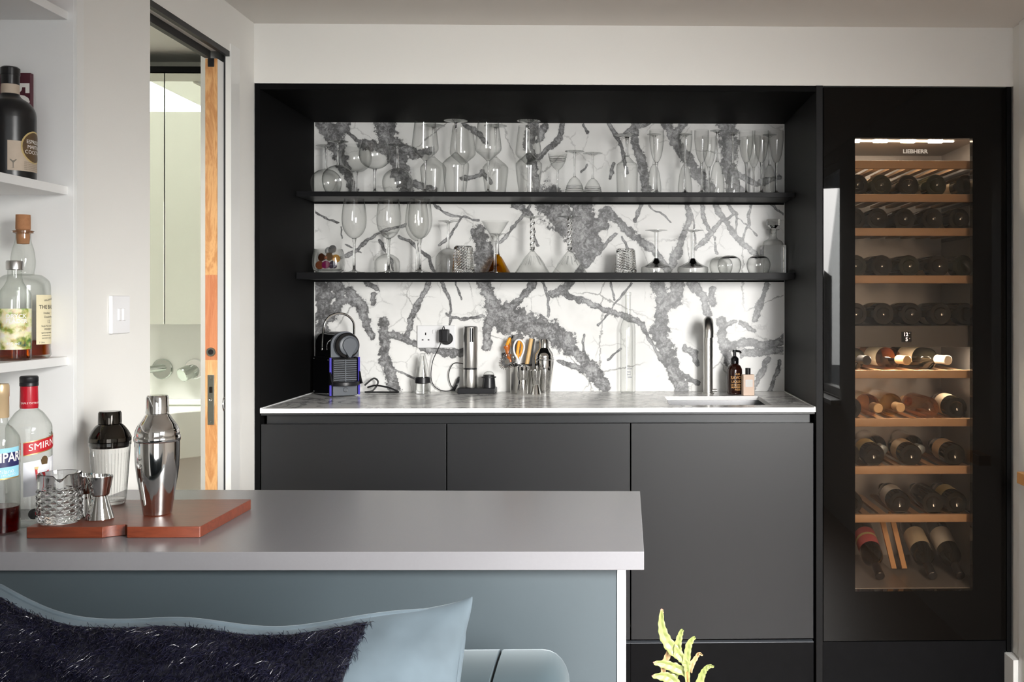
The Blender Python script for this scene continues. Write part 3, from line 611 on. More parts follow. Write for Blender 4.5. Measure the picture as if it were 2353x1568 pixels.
# two niche shelves
for z0, z1, nm in ((1.347, 1.371, 'black floating shelf just above the coffee machine and tap'), (1.6445, 1.662, 'black floating shelf high in the niche under the champagne flutes')):
    sh = thing('niche_shelf', nm, 'shelf', (0, 0.385, z0), 0, 'shelves of the marble niche')
    MB().box(0.0015, 1.7985, 0.0, 0.2345, 0, z1 - z0).build('board', 'shelf_black', sh, 0.0012)
    MB().box(0.003, 1.797, 0.222, 0.2340, -0.006, -0.0002).build('wall_bracket', 'charcoal', sh)

# ================================================================== WINE CABINET
FX0, FX1, FZ0, FZ1 = 1.8245, 2.4265, 0.155, 1.968
fr = thing('wine_fridge', 'tall black built-in wine fridge with tinted glass door and beech racks', 'wine fridge', (0, 0, 0))
ix0, ix1, iz0, iz1, iy0, iy1 = 1.890, 2.372, 0.315, 1.814, 0.046, 0.50
b_ = MB(); b_.box(FX0, ix0, 0.03, 0.56, FZ0, FZ1); b_.box(ix1, FX1, 0.03, 0.56, FZ0, FZ1); b_.box(ix0, ix1, 0.03, 0.56, iz1, FZ1); b_.box(ix0, ix1, 0.03, 0.56, FZ0, iz0); b_.box(ix0, ix1, iy1, 0.56, iz0, iz1)
b_.build('body', 'fridge_dark', fr)
l_ = MB(); l_.box(ix0, ix0 + 0.002, iy0, iy1, 1.187, iz1); l_.box(ix1 - 0.002, ix1, iy0, iy1, 1.187, iz1); l_.box(ix0, ix1, iy0, iy1, iz1 - 0.002, iz1); l_.box(ix0, ix1, iy1 - 0.002, iy1, 1.187, iz1)
l_.build('upper_liner', 'fridge_grey', fr)
l_ = MB(); l_.box(ix0, ix0 + 0.002, iy0, iy1, iz0, 1.114); l_.box(ix1 - 0.002, ix1, iy0, iy1, iz0, 1.114); l_.box(ix0, ix1, iy0, iy1, iz0, iz0 + 0.002); l_.box(ix0, ix1, iy1 - 0.002, iy1, iz0, 1.114)
l_.build('lower_liner', 'fridge_grey', fr)
dv = MB().box(ix0, ix1, 0.05, iy1, 1.1145, 1.1865).build('divider', 'fridge_dark', fr, 0.002)
for i in range(4):
    MB().box(ix0 + 0.04 + i * 0.094, ix0 + 0.085 + i * 0.094, 0.126, 0.143, iz1 - 0.0075, iz1 - 0.0025).build('led_light', 'led', fr)
    MB().box(ix0 + 0.055 + i * 0.11, ix0 + 0.105 + i * 0.11, 0.10, 0.13, 1.1136, 1.1143).build('led_light', 'led', fr)
MB().box(ix0 + 0.02, ix1 - 0.075, 0.13, 0.139, iz1 - 0.0055, iz1 - 0.002).build('led_channel', 'led_soft', fr)
dsp = MB().box(2.0945, 2.128, 0.0485, 0.0499, 1.1315, 1.1655).build('display', 'gloss_black', fr)
tx = MB(); text_flat(tx, '12', 0.0165, (2.109, 0.0480, 1.1565), bold=0.02); text_flat(tx, '5', 0.0165, (2.112, 0.0480, 1.1400), bold=0.02); text_flat(tx, '.', 0.016, (2.122, 0.0480, 1.1645)); text_flat(tx, '.', 0.016, (2.122, 0.0480, 1.1475)); tx.build('digits', 'display', dsp)
# door: black glass border round a tinted window
wx0, wx1, wz0, wz1 = 1.929, 2.316, 0.318, 1.801
dr = MB(); dr.box(FX0 + 0.001, wx0, 0.0, 0.028, FZ0 + 0.002, FZ1 - 0.002); dr.box(wx1, FX1 - 0.001, 0.0, 0.028, FZ0 + 0.002, FZ1 - 0.002); dr.box(wx0, wx1, 0.0, 0.028, wz1, FZ1 - 0.002); dr.box(wx0, wx1, 0.0, 0.028, FZ0 + 0.002, wz0)
dr = dr.build('door', 'black_glass', fr)
MB().box(wx0, wx1, 0.0002, 0.0012, wz0, wz1).build('glass_pane', 'fridge_glass', dr)
tx = MB(); text_flat(tx, 'LIEBHERR', 0.0178, (2.1265, -0.0006, 1.7565), bold=0.035, sx=1.08); tx.build('maker_name', 'foil_white', dr)
MB().box(FX0, FX1, 0.004, 0.03, 0.0, FZ0 - 0.002).build('plinth', 'plinth_black', fr)
MB().box(FX1 + 0.001, 2.4425, -0.003, 0.6, 0.118, 1.969).build('end_panel', 'charcoal', fr, 0.001)
RACK = [1.735, 1.624, 1.511, 1.353, 1.037, 0.876, 0.718, 0.557]
slat = MB().box(-0.0125, 0.0125, 0.0, 0.37, -0.004, 0.004); slat_me = None
fb_me = None
for k, zt in enumerate(RACK):
    if fb_me is None:
        fb = MB().box(ix0 + 0.006, ix1 - 0.006, 0.0, 0.018, -0.0265, 0.0).build('rack', 'beech', fr, 0.0015); fb_me = fb.data
    else:
        fb = bpy.data.objects.new('rack', fb_me); COL.objects.link(fb); fb.parent = fr; b = fb.modifiers.new('bevel', 'BEVEL'); b.width = 0.0015; b.segments = 2
    fb.location = (0, 0.062, zt)
    for j in range(8):
        if slat_me is None:
            s_ = slat.build('slat', 'beech', fb); slat_me = s_.data
        else:
            s_ = bpy.data.objects.new('slat', slat_me); COL.objects.link(s_); s_.parent = fb
        s_.location = (ix0 + 0.045 + j * 0.056, 0.019, -0.0095)
    for x in (ix0 + 0.010, ix1 - 0.010): MB().box(x - 0.004, x + 0.004, 0.019, 0.40, -0.0255, -0.014).build('runner', 'fridge_dark', fb)

def wine_bottle(label, r=0.0375, ln=0.30, glass='wine_dark', foil='foil_black', paper='paper_cream', lab=True, band=None):
    """bottle standing at the origin along +Z"""
    t = thing('wine_bottle', label, 'wine bottle', (0, 0, 0), 0, 'bottles in the wine fridge')
    pr = [(0.0001, 0.006), (r * 0.45, 0.005), (r * 0.62, 0.0), (r * 0.93, 0.0), (r, 0.006), (r, ln * 0.60)] + smooth_prof([(r, ln * 0.60), (r * 0.93, ln * 0.655), (r * 0.62, ln * 0.715), (0.0148, ln * 0.77), (0.0138, ln * 0.85), (0.0138, ln * 0.97)], 4)
    pr += [(0.015, ln * 0.972), (0.015, ln), (0.0001, ln)]
    MB().lathe(pr, 28).build('glass', glass, t)
    f = [(0.0152, ln * 0.80), (0.0150, ln * 0.95), (0.0162, ln * 0.955), (0.0162, ln * 0.998), (0.0140, ln * 1.004), (0.0001, ln * 1.004)]
    MB().lathe(f, 20).build('foil', foil, t)
    if lab: MB().lathe([(r + 0.0004, ln * 0.20), (r + 0.0004, ln * 0.50)], 28, a0=-PI * 0.62, a1=PI * 0.62).build('label', paper, t)
    if band: MB().lathe([(r + 0.0006, ln * 0.31), (r + 0.0006, ln * 0.35)], 28, a0=-PI * 0.6, a1=PI * 0.6).build('band', band, t)
    return t
def lay(t, x, z, y0, base_fwd=True, yaw=0.0, roll=0.0, pitch=0.0, r=0.0375):
    """lay a bottle on a rack: base (or cork) towards the glass door"""
    q = Matrix.Rotation(yaw, 4, 'Z') @ (Matrix.Rotation(R(-90) + pitch, 4, 'X') if base_fwd else Matrix.Rotation(R(90) + pitch, 4, 'X')) @ Matrix.Rotation(roll, 4, 'Z')
    t.rotation_euler = q.to_euler(); t.location = (x, y0, z)
    return t
ST = -0.0055   # top of the slats below the rack's top edge
ordinal = ['first', 'second', 'third', 'fourth', 'fifth']
def row(rack_z, xs, y0, where, mats, labs, foil='foil_black'):
    for i, x in enumerate(xs):
        t = wine_bottle('dark wine bottle lying base first %s, %s from the left' % (where, ordinal[i]), glass=mats[i % len(mats)], lab=labs[i % len(labs)], foil=foil)
        lay(t, x, rack_z + ST + 0.0375, 0.088 + 0.006 * (i % 3), roll=R(40 * i + 20))
row(RACK[1], [1.957, 2.038, 2.132, 2.222, 2.325], 0, 'under the top rack', ['wine_dark', 'wine_green'], [True])
row(RACK[2], [1.948, 2.027, 2.119, 2.210, 2.302], 0, 'on the third rack', ['wine_dark'], [True, False])
row(RACK[3], [1.952, 2.041, 2.135, 2.231, 2.317], 0, 'on the fourth rack', ['wine_green', 'wine_dark'], [True, True])
row(1.1865 + 0.0055, [1.953, 2.046, 2.142, 2.238, 2.325], 0, 'on the black divider', ['wine_dark'], [True])
z5 = RACK[4] + ST + 0.0375
t = wine_bottle('dark wine bottle pointing its black cap at the glass under the divider', foil='foil_black', paper='paper_white'); lay(t, 1.948, z5, 0.385, False, R(8), R(60))
t = wine_bottle('pale rose wine bottle with cream label under the divider', glass='rose_glass', foil='foil_gold', paper='paper_cream'); lay(t, 2.052, z5, 0.375, False, R(14), R(200))
t = wine_bottle('dark wine bottle with white neck foil under the divider', foil='foil_white', paper='paper_cream'); lay(t, 2.162, z5, 0.372, False, R(20), R(180))
z6 = RACK[5] + ST + 0.0375
t = wine_bottle('dark wine bottle at the left end of the rose wine rack', foil='foil_black'); lay(t, 1.934, z6, 0.086, True, 0, R(30))
t = wine_bottle('coppery rose wine bottle with cork towards the glass', glass='rose_glass', foil='foil_gold', paper='paper_cream'); lay(t, 2.016, z6, 0.385, False, R(2), R(190))
t = wine_bottle('golden white wine bottle with cork towards the glass', r=0.039, glass='gold_glass', foil='foil_gold', lab=False); lay(t, 2.098, z6 + 0.0015, 0.39, False, R(1))
t = wine_bottle('rose wine bottle lying with its clear base to the glass', glass='rose_glass', foil='foil_gold', lab=False); lay(t, 2.196, z6, 0.086, True)
t = wine_bottle('dark wine bottle with cream label beside the rose bottles', paper='paper_cream'); lay(t, 2.292, z6, 0.092, True, R(-3), R(-30))
z7 = RACK[6] + ST + 0.0375
for x, pm, nm in ((2.012, 'paper_yellow', 'left'), (2.138, 'paper_cream', 'middle'), (2.284, 'paper_cream', 'right')):
    t = wine_bottle('dark bottle with curled label showing, %s of three on the seventh rack' % nm, paper=pm); lay(t, x, z7, 0.088, True, R(-3), R(-25 if nm != 'right' else -60))
for x, nm in ((2.079, 'left'), (2.211, 'right')):
    t = wine_bottle('dark bottle pointing a blue grey foil at the glass, %s of two' % nm, ln=0.268, foil='foil_blue', lab=False); lay(t, x, z7, 0.492, False, 0)
t = wine_bottle('dark bottle at the far left end of the seventh rack', lab=False); lay(t, 1.932, z7, 0.10, True)
z8 = RACK[7] + ST + 0.0375
for i, (x, pm) in enumerate(((1.938, 'paper_cream'), (2.100, 'paper_white'), (2.213, 'paper_cream'), (2.291, 'paper_yellow'))):
    t = wine_bottle('dim dark bottle on the lowest rack, %s from the left' % ordinal[i], paper=pm, lab=i != 2); lay(t, x, z8, 0.09, True, R(-4), R(-40))
for x, pm, bd, nm in ((2.045, 'paper_pink', 'paper_yellow', 'bottle with pink label and yellow band on the fridge floor'), (2.225, 'paper_cream', None, 'champagne bottle with pale pink label on the fridge floor'), (2.320, 'paper_white', None, 'wine bottle with plain white label on the fridge floor')):
    t = wine_bottle(nm, paper=pm, band=bd); lay(t, x, 0.445, 0.41, False, R(0), PI, R(22))
for i, x in enumerate((2.105, 2.142)):
    tag(MB().obox((x, 0.27, 0.425), (1, 0, 0.0), (0, 1, -0.3), (-0.18, 0.3, 1), 0.009, 0.005, 0.100).build('rack_prop', 'oak', None, 0.001), 'loose beech prop leaning between the floor bottles, %s of two' % ('left', 'right')[i], 'wooden prop', 'loose rack props')

# ================================================================== DRINKING GLASSES
def stem_glass(name, label, cat, prof_bowl, foot_r, stem_r, h0, inv, loc, bowl='glass', group=None, rot=0, deco=None, stem='solid_glass', foot_h=0.008, twist=False, knop=0.0, n=36, flare=True, wavy=0):
    """prof_bowl: (r, z) from the bowl's bottom to its rim; h0: height of the bowl's bottom"""
    t = thing(name, label, cat, loc, rot, group); H = prof_bowl[-1][1]
    def put(mb): 
        if inv: mb.xf(Matrix.Translation((0, 0, H)) @ Matrix.Rotation(PI, 4, 'X'))
        return mb
    bm_ = MB().lathe([(0.0001, prof_bowl[0][1])] + prof_bowl, n)
    put(bm_).build('bowl', bowl, t)
    put(MB().lathe([(foot_r, 0.0), (foot_r, 0.0012), (foot_r * 0.6, 0.0026), (0.008, foot_h)], n, cap0=True)).build('foot', 'glass', t)
    f0 = stem_r * (2.0 if flare else 1.0)
    if twist:
        s_ = MB(); zz = np.linspace(foot_h * 0.4, h0, 26); vs = []; m = 12
        for i, z in enumerate(zz):
            for k in range(m):
                a = 2 * PI * k / m + z * 90; rr = stem_r * (1.0 + 0.22 * math.cos(3 * 2 * PI * k / m)); vs.append((rr * math.cos(a), rr * math.sin(a), z))
        s_.add(vs, [(i * m + k, i * m + (k + 1) % m, (i + 1) * m + (k + 1) % m, (i + 1) * m + k) for i in range(25) for k in range(m)] + [tuple(range(m)), tuple(range(25 * m, 26 * m))], True)
    else:
        s_ = MB().lathe([(f0, foot_h * 0.35), (stem_r * 1.15, foot_h * 1.6), (stem_r, h0 * 0.5), (stem_r, h0 * 0.85), (stem_r * 1.9 if flare else stem_r, h0 + 0.003)], 12, cap0=True, cap1=True)
    put(s_).build('stem', stem, t)
    if knop:
        kk = MB()
        for j in range(3): kk.lathe([(0.0001, h0 - 0.012 + j * 0.006), (knop * (1 - 0.12 * abs(j - 1)), h0 - 0.009 + j * 0.006), (0.0001, h0 - 0.006 + j * 0.006)], 14)
        put(kk).build('knop', 'solid_glass', t)
    if deco:
        dd = MB()
        for rr, z in deco: dd.tube([(rr * math.cos(2 * PI * k / 28), rr * math.sin(2 * PI * k / 28), z) for k in range(28)], 0.0006, 5, closed=True)
        put(dd).build('painted_line', 'ink_black', t)
    return t
def inner(pr, n=5): return smooth_prof(pr, n)
BALLOON = inner([(0.006, 0.086), (0.030, 0.094), (0.050, 0.113), (0.057, 0.138), (0.053, 0.165), (0.044, 0.188)])
TULIP = [(0.005, 0.116), (0.020, 0.130), (0.040, 0.146), (0.0475, 0.156)] + inner([(0.0475, 0.156), (0.0482, 0.170), (0.044, 0.210), (0.037, 0.264)])
TULIP2 = [(0.005, 0.075), (0.024, 0.098), (0.038, 0.108), (0.040, 0.125), (0.038, 0.218)]
FLUTE = inner([(0.004, 0.112), (0.012, 0.122), (0.020, 0.146), (0.0262, 0.190), (0.0268, 0.215), (0.0262, 0.232)])
FLUTE_S = [(r * 0.95, z * 0.97) for r, z in FLUTE]
LINED = [(0.004, 0.092), (0.018, 0.104), (0.028, 0.122), (0.0365, 0.156)]
RED = inner([(0.006, 0.122), (0.024, 0.134), (0.039, 0.158), (0.0442, 0.190), (0.0415, 0.228), (0.035, 0.268)])
WHITE = inner([(0.006, 0.100), (0.024, 0.108), (0.042, 0.126), (0.047, 0.150), (0.046, 0.194)])
MART = [(0.004, 0.114), (0.018, 0.138), (0.034, 0.162), (0.0505, 0.189)]
TWIST = [(0.005, 0.124), (0.024, 0.146), (0.046, 0.178), (0.0655, 0.209)]
U_Z, L_Z = 1.662, 1.371
K = {'balloon': dict(name='balloon_glass', prof_bowl=BALLOON, foot_r=0.037, stem_r=0.0038, h0=0.086, group='balloon gin glasses on the upper shelf'),
     'tulip': dict(name='wine_glass', prof_bowl=TULIP, foot_r=0.043, stem_r=0.0036, h0=0.116, group='tall wine glasses on the upper shelf'),
     'tulip2': dict(name='wine_glass', prof_bowl=TULIP2, foot_r=0.045, stem_r=0.0055, h0=0.075, group=None),
     'flute': dict(name='champagne_flute', prof_bowl=FLUTE, foot_r=0.0265, stem_r=0.0034, h0=0.112, group='champagne flutes on the upper shelf'),
     'lined': dict(name='cocktail_glass', prof_bowl=LINED, foot_r=0.036, stem_r=0.0030, h0=0.092, group='cocktail glasses with painted lines', deco=[(0.0330, 0.141), (0.0312, 0.134), (0.0298, 0.128)], bowl='glass_fine')}
UP = [('balloon', 1, 0.137, 0.44, 'upturned balloon glass nearest the left end of the upper shelf front'), ('balloon', 1, 0.063, 0.552, 'upturned balloon glass in the back left corner of the upper shelf'),
 ('balloon', 0, 0.181, 0.532, 'upright balloon glass between two upturned ones, further left'), ('balloon', 0, 0.270, 0.44, 'upright balloon glass over dark marble patch, further right'), ('balloon', 1, 0.336, 0.525, 'upturned balloon glass beside the tall wine glasses'),
 ('tulip', 0, 0.455, 0.43, 'upright tall wine glass at the left end of its group'), ('tulip', 1, 0.466, 0.540, 'upturned tall wine glass behind the leftmost upright one'), ('tulip', 1, 0.566, 0.43, 'upturned tall wine glass in the front row, second from left'), ('tulip', 0, 0.575, 0.545, 'upright tall wine glass behind an upturned one, left pair'),
 ('tulip', 0, 0.684, 0.43, 'upright tall wine glass in the front row, third of four'), ('tulip', 1, 0.698, 0.540, 'upturned tall wine glass in the back row, third pair'), ('tulip', 1, 0.832, 0.43, 'upturned tall wine glass in the front row, nearest the cocktail glasses'), ('tulip', 0, 0.821, 0.545, 'upright tall wine glass in the back row, rightmost pair'),
 ('lined', 0, 0.933, 0.505, 'small upright cocktail glass with painted black lines'), ('lined', 1, 0.998, 0.45, 'upturned cocktail glass with painted lines, left of two'), ('lined', 1, 1.064, 0.50, 'upturned cocktail glass with painted lines, right of two'), ('tulip2', 1, 1.191, 0.46, 'upturned broad wine glass with thick stem standing alone mid shelf')]
FL = [(0, 1.299, 0.43, 'upright champagne flute furthest left'), (1, 1.294, 0.53, 'upturned champagne flute behind the leftmost upright one'), (0, 1.404, 0.44, 'upright champagne flute second from left in front'), (1, 1.410, 0.53, 'upturned champagne flute behind the second upright one'), (0, 1.464, 0.43, 'upright champagne flute third from left in front'),
 (0, 1.503, 0.56, 'upright champagne flute at the back, left of two'), (1, 1.522, 0.44, 'upturned champagne flute in front, left of two together'), (1, 1.586, 0.49, 'upturned champagne flute in front, right of two together'), (0, 1.629, 0.44, 'upright champagne flute third from the right end'), (0, 1.673, 0.56, 'upright champagne flute at the back, right of two'),
 (0, 1.684, 0.43, 'upright champagne flute second from the right end'), (1, 1.729, 0.53, 'upturned champagne flute behind the right end pair'), (0, 1.740, 0.44, 'upright champagne flute at the right end of the shelf')]
for k, inv, x, y, lb in UP + [('flute', i, x, y, lb) for i, x, y, lb in FL]:
    kw = dict(K[k]); nm = kw.pop('name')
    stem_glass(nm, lb, 'glass', inv=inv, loc=(x, y, U_Z + 0.0003), rot=R(37 * x * 10), **kw)
for x, y, lb in ((0.200, 0.42, 'tall red wine glass beside the bowl of coffee capsules'), (0.325, 0.42, 'tall red wine glass, middle of the three in front on the lower shelf'), (0.438, 0.42, 'tall red wine glass furthest right of the three in front'), (0.403, 0.55, 'tall red wine glass hidden at the back behind the front three')):
    stem_glass('red_wine_glass', lb, 'glass', RED, 0.038, 0.0045, 0.122, 0, (x, y, L_Z + 0.0003), group='red wine glasses on the lower shelf')
stem_glass('white_wine_glass', 'upturned stemmed glass just left of the cut glass tumbler', 'glass', WHITE, 0.037, 0.0042, 0.100, 1, (0.527, 0.505, L_Z + 0.0003), group='upturned wine glasses on the lower shelf')
stem_glass('white_wine_glass', 'upturned stemmed glass behind the middle red wine glass', 'glass', [(r, z * 0.8) for r, z in WHITE], 0.034, 0.0042, 0.080, 1, (0.290, 0.56, L_Z + 0.0003), group='upturned wine glasses on the lower shelf')
stem_glass('martini_glass', 'upright clear martini glass in front of the amber one', 'glass', MART, 0.041, 0.0046, 0.114, 0, (0.708, 0.44, L_Z + 0.0003))
stem_glass('amber_martini_glass', 'upturned amber coloured martini glass behind the clear one', 'glass', [(0.004, 0.078), (0.016, 0.090), (0.034, 0.122), (0.050, 0.150)], 0.030, 0.0042, 0.078, 1, (0.706, 0.548, L_Z + 0.0003), bowl='glass_amber')
for x, nm in ((0.841, 'left'), (0.979, 'right')):
    t = stem_glass('twist_stem_glass', 'upturned martini glass with twisted stem, %s of two' % nm, 'glass', TWIST, 0.043, 0.0075, 0.124, 1, (x, 0.48, L_Z + 0.0003), twist=True, knop=0.0125, bowl='glass_fine', group='twist stem martini glasses')
    fl = MB()
    for q in range(14):
        a = 2 * PI * q / 14; fl.tube([(0.0245 * math.cos(a), 0.0245 * math.sin(a), 0.0632), (0.0465 * math.cos(a), 0.0465 * math.sin(a), 0.031)], 0.0009, 5)
    fl.build('cut_line', 'solid_glass', t)['kind'] = 'stuff'
for x, nm in ((1.299, 'left'), (1.434, 'right')):
    t = thing('coupe_glass', 'upturned champagne coupe with thick hollow stem, %s of two' % nm, 'glass', (x, 0.46, L_Z + 0.0003), 0, 'champagne coupes')
    MB().lathe([(0.0560, 0.0), (0.0575, 0.012), (0.0560, 0.022)] + inner([(0.0560, 0.022), (0.040, 0.029), (0.020, 0.040), (0.010, 0.052)]), 40).build('bowl', 'glass', t)
    MB().lathe([(0.0395, 0.0215)] + inner([(0.0530, 0.0218), (0.036, 0.027), (0.016, 0.038), (0.0070, 0.054)]) + [(0.0001, 0.055)], 32).build('refraction_core', 'refraction_black', t)  # the glass is clear; its dark refraction is painted as a black core
    MB().lathe([(0.0075, 0.053), (0.0072, 0.10), (0.0080, 0.150), (0.0001, 0.151)], 14).build('stem', 'glass', t)
    MB().lathe([(0.0036, 0.054), (0.0036, 0.149)], 10, cap0=True, cap1=True).build('stem_core', 'solid_glass', t)
    MB().lathe([(0.009, 0.151), (0.025, 0.1555), (0.041, 0.1565), (0.041, 0.158), (0.0001, 0.158)], 32).build('foot', 'glass', t)
def cut_tumbler(name, label, loc, h=0.094, r0=0.041, r1=0.0345, rows=9, cols=20, m='solid_glass', group=None):
    t = thing(name, label, 'glass', loc, 0.1, group); mb = MB(); vs = []; n = cols * 2
    zs = [i / (rows * 2) for i in range(rows * 2 + 1)]
    for i, s in enumerate(zs):
        r = r0 + (r1 - r0) * s
        for k in range(n):
            a = 2 * PI * k / n; d_ = 0.0022 if (i + k) % 2 == 0 and 0 < i < rows * 2 else 0.0; vs.append(((r + d_ - 0.0022) * math.sin(a), -(r + d_ - 0.0022) * math.cos(a), s * h))
    mb.add(vs, [(i * n + k, i * n + (k + 1) % n, (i + 1) * n + (k + 1) % n, (i + 1) * n + k) for i in range(rows * 2) for k in range(n)])
    mb.add([(0, 0, 0), (0, 0, h)], []); mb.f += [tuple(range(n))[::-1], tuple(range(rows * 2 * n, rows * 2 * n + n))]; mb.sm += [False, False]; mb.v = mb.v[:-2]
    mb.build('cut_wall', 'solid_glass', t)
    MB().lathe([(r1 - 0.004, h + 0.0002), (r1 - 0.005, h + 0.003), (0.0001, h + 0.0032)], 32).build('base', 'solid_glass', t)
    return t
cut_tumbler('cut_tumbler', 'upturned cut glass tumbler left of the clear martini glass', (0.594, 0.428, L_Z + 0.0003), group='cut glass tumblers')
cut_tumbler('cut_tumbler', 'upturned cut glass tumbler left of the champagne coupes', (1.186, 0.46, L_Z + 0.0003), 0.086, group='cut glass tumblers')
for x, y, nm in ((1.548, 0.553, 'at the back'), (1.569, 0.457, 'in front on the left'), (1.674, 0.437, 'in front on the right')):
    t = thing('stemless_glass', 'upturned round stemless glass %s beside the decanter' % nm, 'glass', (x, y, L_Z + 0.0003), 0, 'stemless glasses')
    MB().lathe(inner([(0.036, 0.0), (0.0425, 0.018), (0.0435, 0.036), (0.036, 0.054), (0.018, 0.064)]) + [(0.0001, 0.0655)], 36).build('bowl', 'glass', t)
    MB().lathe([(0.030, 0.056), (0.022, 0.061), (0.0001, 0.0625)], 28).build('thick_base', 'solid_glass', t)
# decanter
dc = thing('decanter', 'square cut glass decanter with flat stopper at the shelf end', 'decanter', (1.744, 0.545, L_Z + 0.0003), R(4))
MB().box(-0.043, 0.043, -0.036, 0.036, 0, 0.108).build('body', 'solid_glass', dc, 0.004)
MB().lathe(inner([(0.040, 0.109), (0.034, 0.122), (0.018, 0.132), (0.0135, 0.145), (0.0145, 0.163)]) + [(0.024, 0.165), (0.024, 0.168), (0.012, 0.169)], 28).build('neck', 'glass', dc)
stp = MB(); stp.lathe([(0.009, 0.150), (0.011, 0.172)], 12, cap0=True, cap1=True); stp.box(-0.023, 0.023, -0.016, 0.016, 0.182, 0.206); stp.lathe([(0.011, 0.172), (0.02, 0.182)], 16); stp.build('stopper', 'solid_glass', dc, 0.003)
# glass bowl of coffee capsules
cb = thing('capsule_bowl', 'square rounded glass bowl holding coffee capsules', 'bowl', (0.101, 0.446, L_Z + 0.0003))
pr_ = []
def sq(r, z, n=40): return [(r * math.copysign(abs(math.cos(2 * PI * k / n)) ** 0.55, math.cos(2 * PI * k / n)), r * 0.86 * math.copysign(abs(math.sin(2 * PI * k / n)) ** 0.55, math.sin(2 * PI * k / n)), z) for k in range(n)]
lv = [(0.040, 0.0), (0.052, 0.010), (0.056, 0.035), (0.053, 0.066), (0.048, 0.086), (0.046, 0.086), (0.050, 0.064), (0.052, 0.036), (0.047, 0.014), (0.036, 0.008)]
vs = sum([sq(a, b) for a, b in lv], []); n = 40
MB().add(vs, [tuple(range(n))[::-1]] + [(i * n + k, i * n + (k + 1) % n, (i + 1) * n + (k + 1) % n, (i + 1) * n + k) for i in range(len(lv) - 1) for k in range(n)] + [tuple(range(9 * n, 10 * n))], True).build('bowl', 'glass', cb)
pods = [(-0.025, -0.022, 0.026, 'pod_brown', 'dark copper'), (0.000, -0.026, 0.026, 'pod_pink', 'magenta pink'), (0.024, -0.022, 0.026, 'pod_purple', 'dark purple'), (-0.016, -0.016, 0.055, 'pod_brown', 'bronze brown'), (0.012, -0.018, 0.057, 'pod_gold', 'bright gold'), (0.026, -0.004, 0.050, 'pod_gold', 'small amber gold'), (-0.002, 0.004, 0.080, 'pod_black', 'black'), (0.016, 0.002, 0.084, 'pod_silver', 'white silver')]
for px, py, pz, m, cn in pods:
    t = thing('coffee_capsule', '%s coffee capsule in the glass bowl' % cn, 'coffee capsule', (0.101 + px, 0.446 + py, L_Z + pz), 0, 'coffee capsules in the bowl')
    t.rotation_euler = (R(70 + 40 * random.random()), R(random.uniform(-40, 40)), R(random.uniform(-30, 30)))
    MB().lathe([(0.0001, -0.012), (0.006, -0.0115), (0.0095, -0.006), (0.0125, 0.008), (0.0150, 0.0085), (0.0150, 0.0095), (0.0001, 0.0100)], 20).build('foil_cup', m, t)
    MB().lathe([(0.0001, 0.0104), (0.0128, 0.0101)], 20).build('lid', m, t)

# ================================================================== THINGS ON THE MARBLE WORKTOP
CZ = 0.9203
# --- capsule coffee machine, turned to the right
cm = thing('coffee_machine', 'black and blue capsule coffee machine with raised chrome lever', 'coffee machine', (0.160, 0.440, CZ), R(36))
# local frame: front faces -Y
MB().box(-0.050, 0.050, 0.030, 0.160, 0.004, 0.150).build('body', 'black_plastic', cm, 0.004)
for s in (-1, 1):
    sp_ = MB().box(s * 0.054 - 0.0035, s * 0.054 + 0.0035, 0.000, 0.160, 0.004, 0.142).build('side_panel', 'gloss_black', cm, 0.0015)
    MB().box(s * 0.054 - 0.0036, s * 0.054 + 0.0036, -0.0045, -0.0003, 0.004, 0.142).build('blue_edge', 'blue_plastic', sp_)
    for yy, zz in ((0.010, 0.012), (0.150, 0.012), (0.010, 0.134), (0.150, 0.134)):
        MB().sphere((s * 0.0578, yy, zz), 0.0022, 8, 6).build('screw', 'chrome', sp_)
prof = [(-0.052, 0.142), (-0.052, 0.186)] + [(-0.052 * math.cos(PI * i / 14), 0.186 + 0.050 * math.sin(PI * i / 14)) for i in range(1, 14)] + [(0.052, 0.186), (0.052, 0.142)]
MB().prism(prof, 0.005, 0.158, 'y').build('head', 'gloss_black', cm, 0.006, 3)
MB().prism([(x * 1.02, z + 0.001) for x, z in prof], -0.006, 0.0048, 'y').build('front_bezel', 'grey_plastic', cm, 0.002)
rx = Matrix.Translation((0.002, -0.006, 0.186)) @ Matrix.Rotation(R(90), 4, 'X')
MB().lathe([(0.0465, 0.0), (0.0465, 0.016), (0.044, 0.019), (0.0001, 0.019)], 36).xf(rx).build('brew_head', 'gloss_black', cm)
MB().lathe([(0.036, 0.0195), (0.036, 0.024), (0.033, 0.026), (0.0001, 0.026)], 32).xf(rx @ Matrix.Translation((0.004, 0, 0))).build('brew_ring', 'grey_plastic', cm)
drop = [(0.006 + 0.027 * math.sin(a), 0.188 + 0.027 * math.cos(a)) for a in [(-2.2 + 4.4 * i / 20) for i in range(21)]] + [(0.009, 0.142), (0.003, 0.142)]
MB().prism(drop, -0.040, -0.032, 'y').build('drop_panel', 'grey_plastic', cm, 0.003)
MB().prism([(0.006 + (x - 0.006) * 1.12, 0.186 + (z - 0.186) * 1.08) for x, z in drop], -0.0315, -0.0255, 'y').build('drop_rim', 'gloss_black', cm, 0.002)
arch = [(-0.060, 0.062, 0.172), (-0.060, 0.058, 0.215), (-0.058, 0.052, 0.245)] + [(-0.058 * math.cos(PI * i / 12), 0.050, 0.250 + 0.052 * math.sin(PI * i / 12)) for i in range(1, 12)] + [(0.058, 0.052, 0.245), (0.060, 0.058, 0.215), (0.060, 0.062, 0.172)]
MB().tube(spline(arch, 3), 0.0042, 10).build('lever', 'chrome', cm)
for s in (-1, 1): MB().sphere((s * 0.060, 0.062, 0.172), 0.0062, 12, 8).build('lever_pivot', 'chrome', cm)
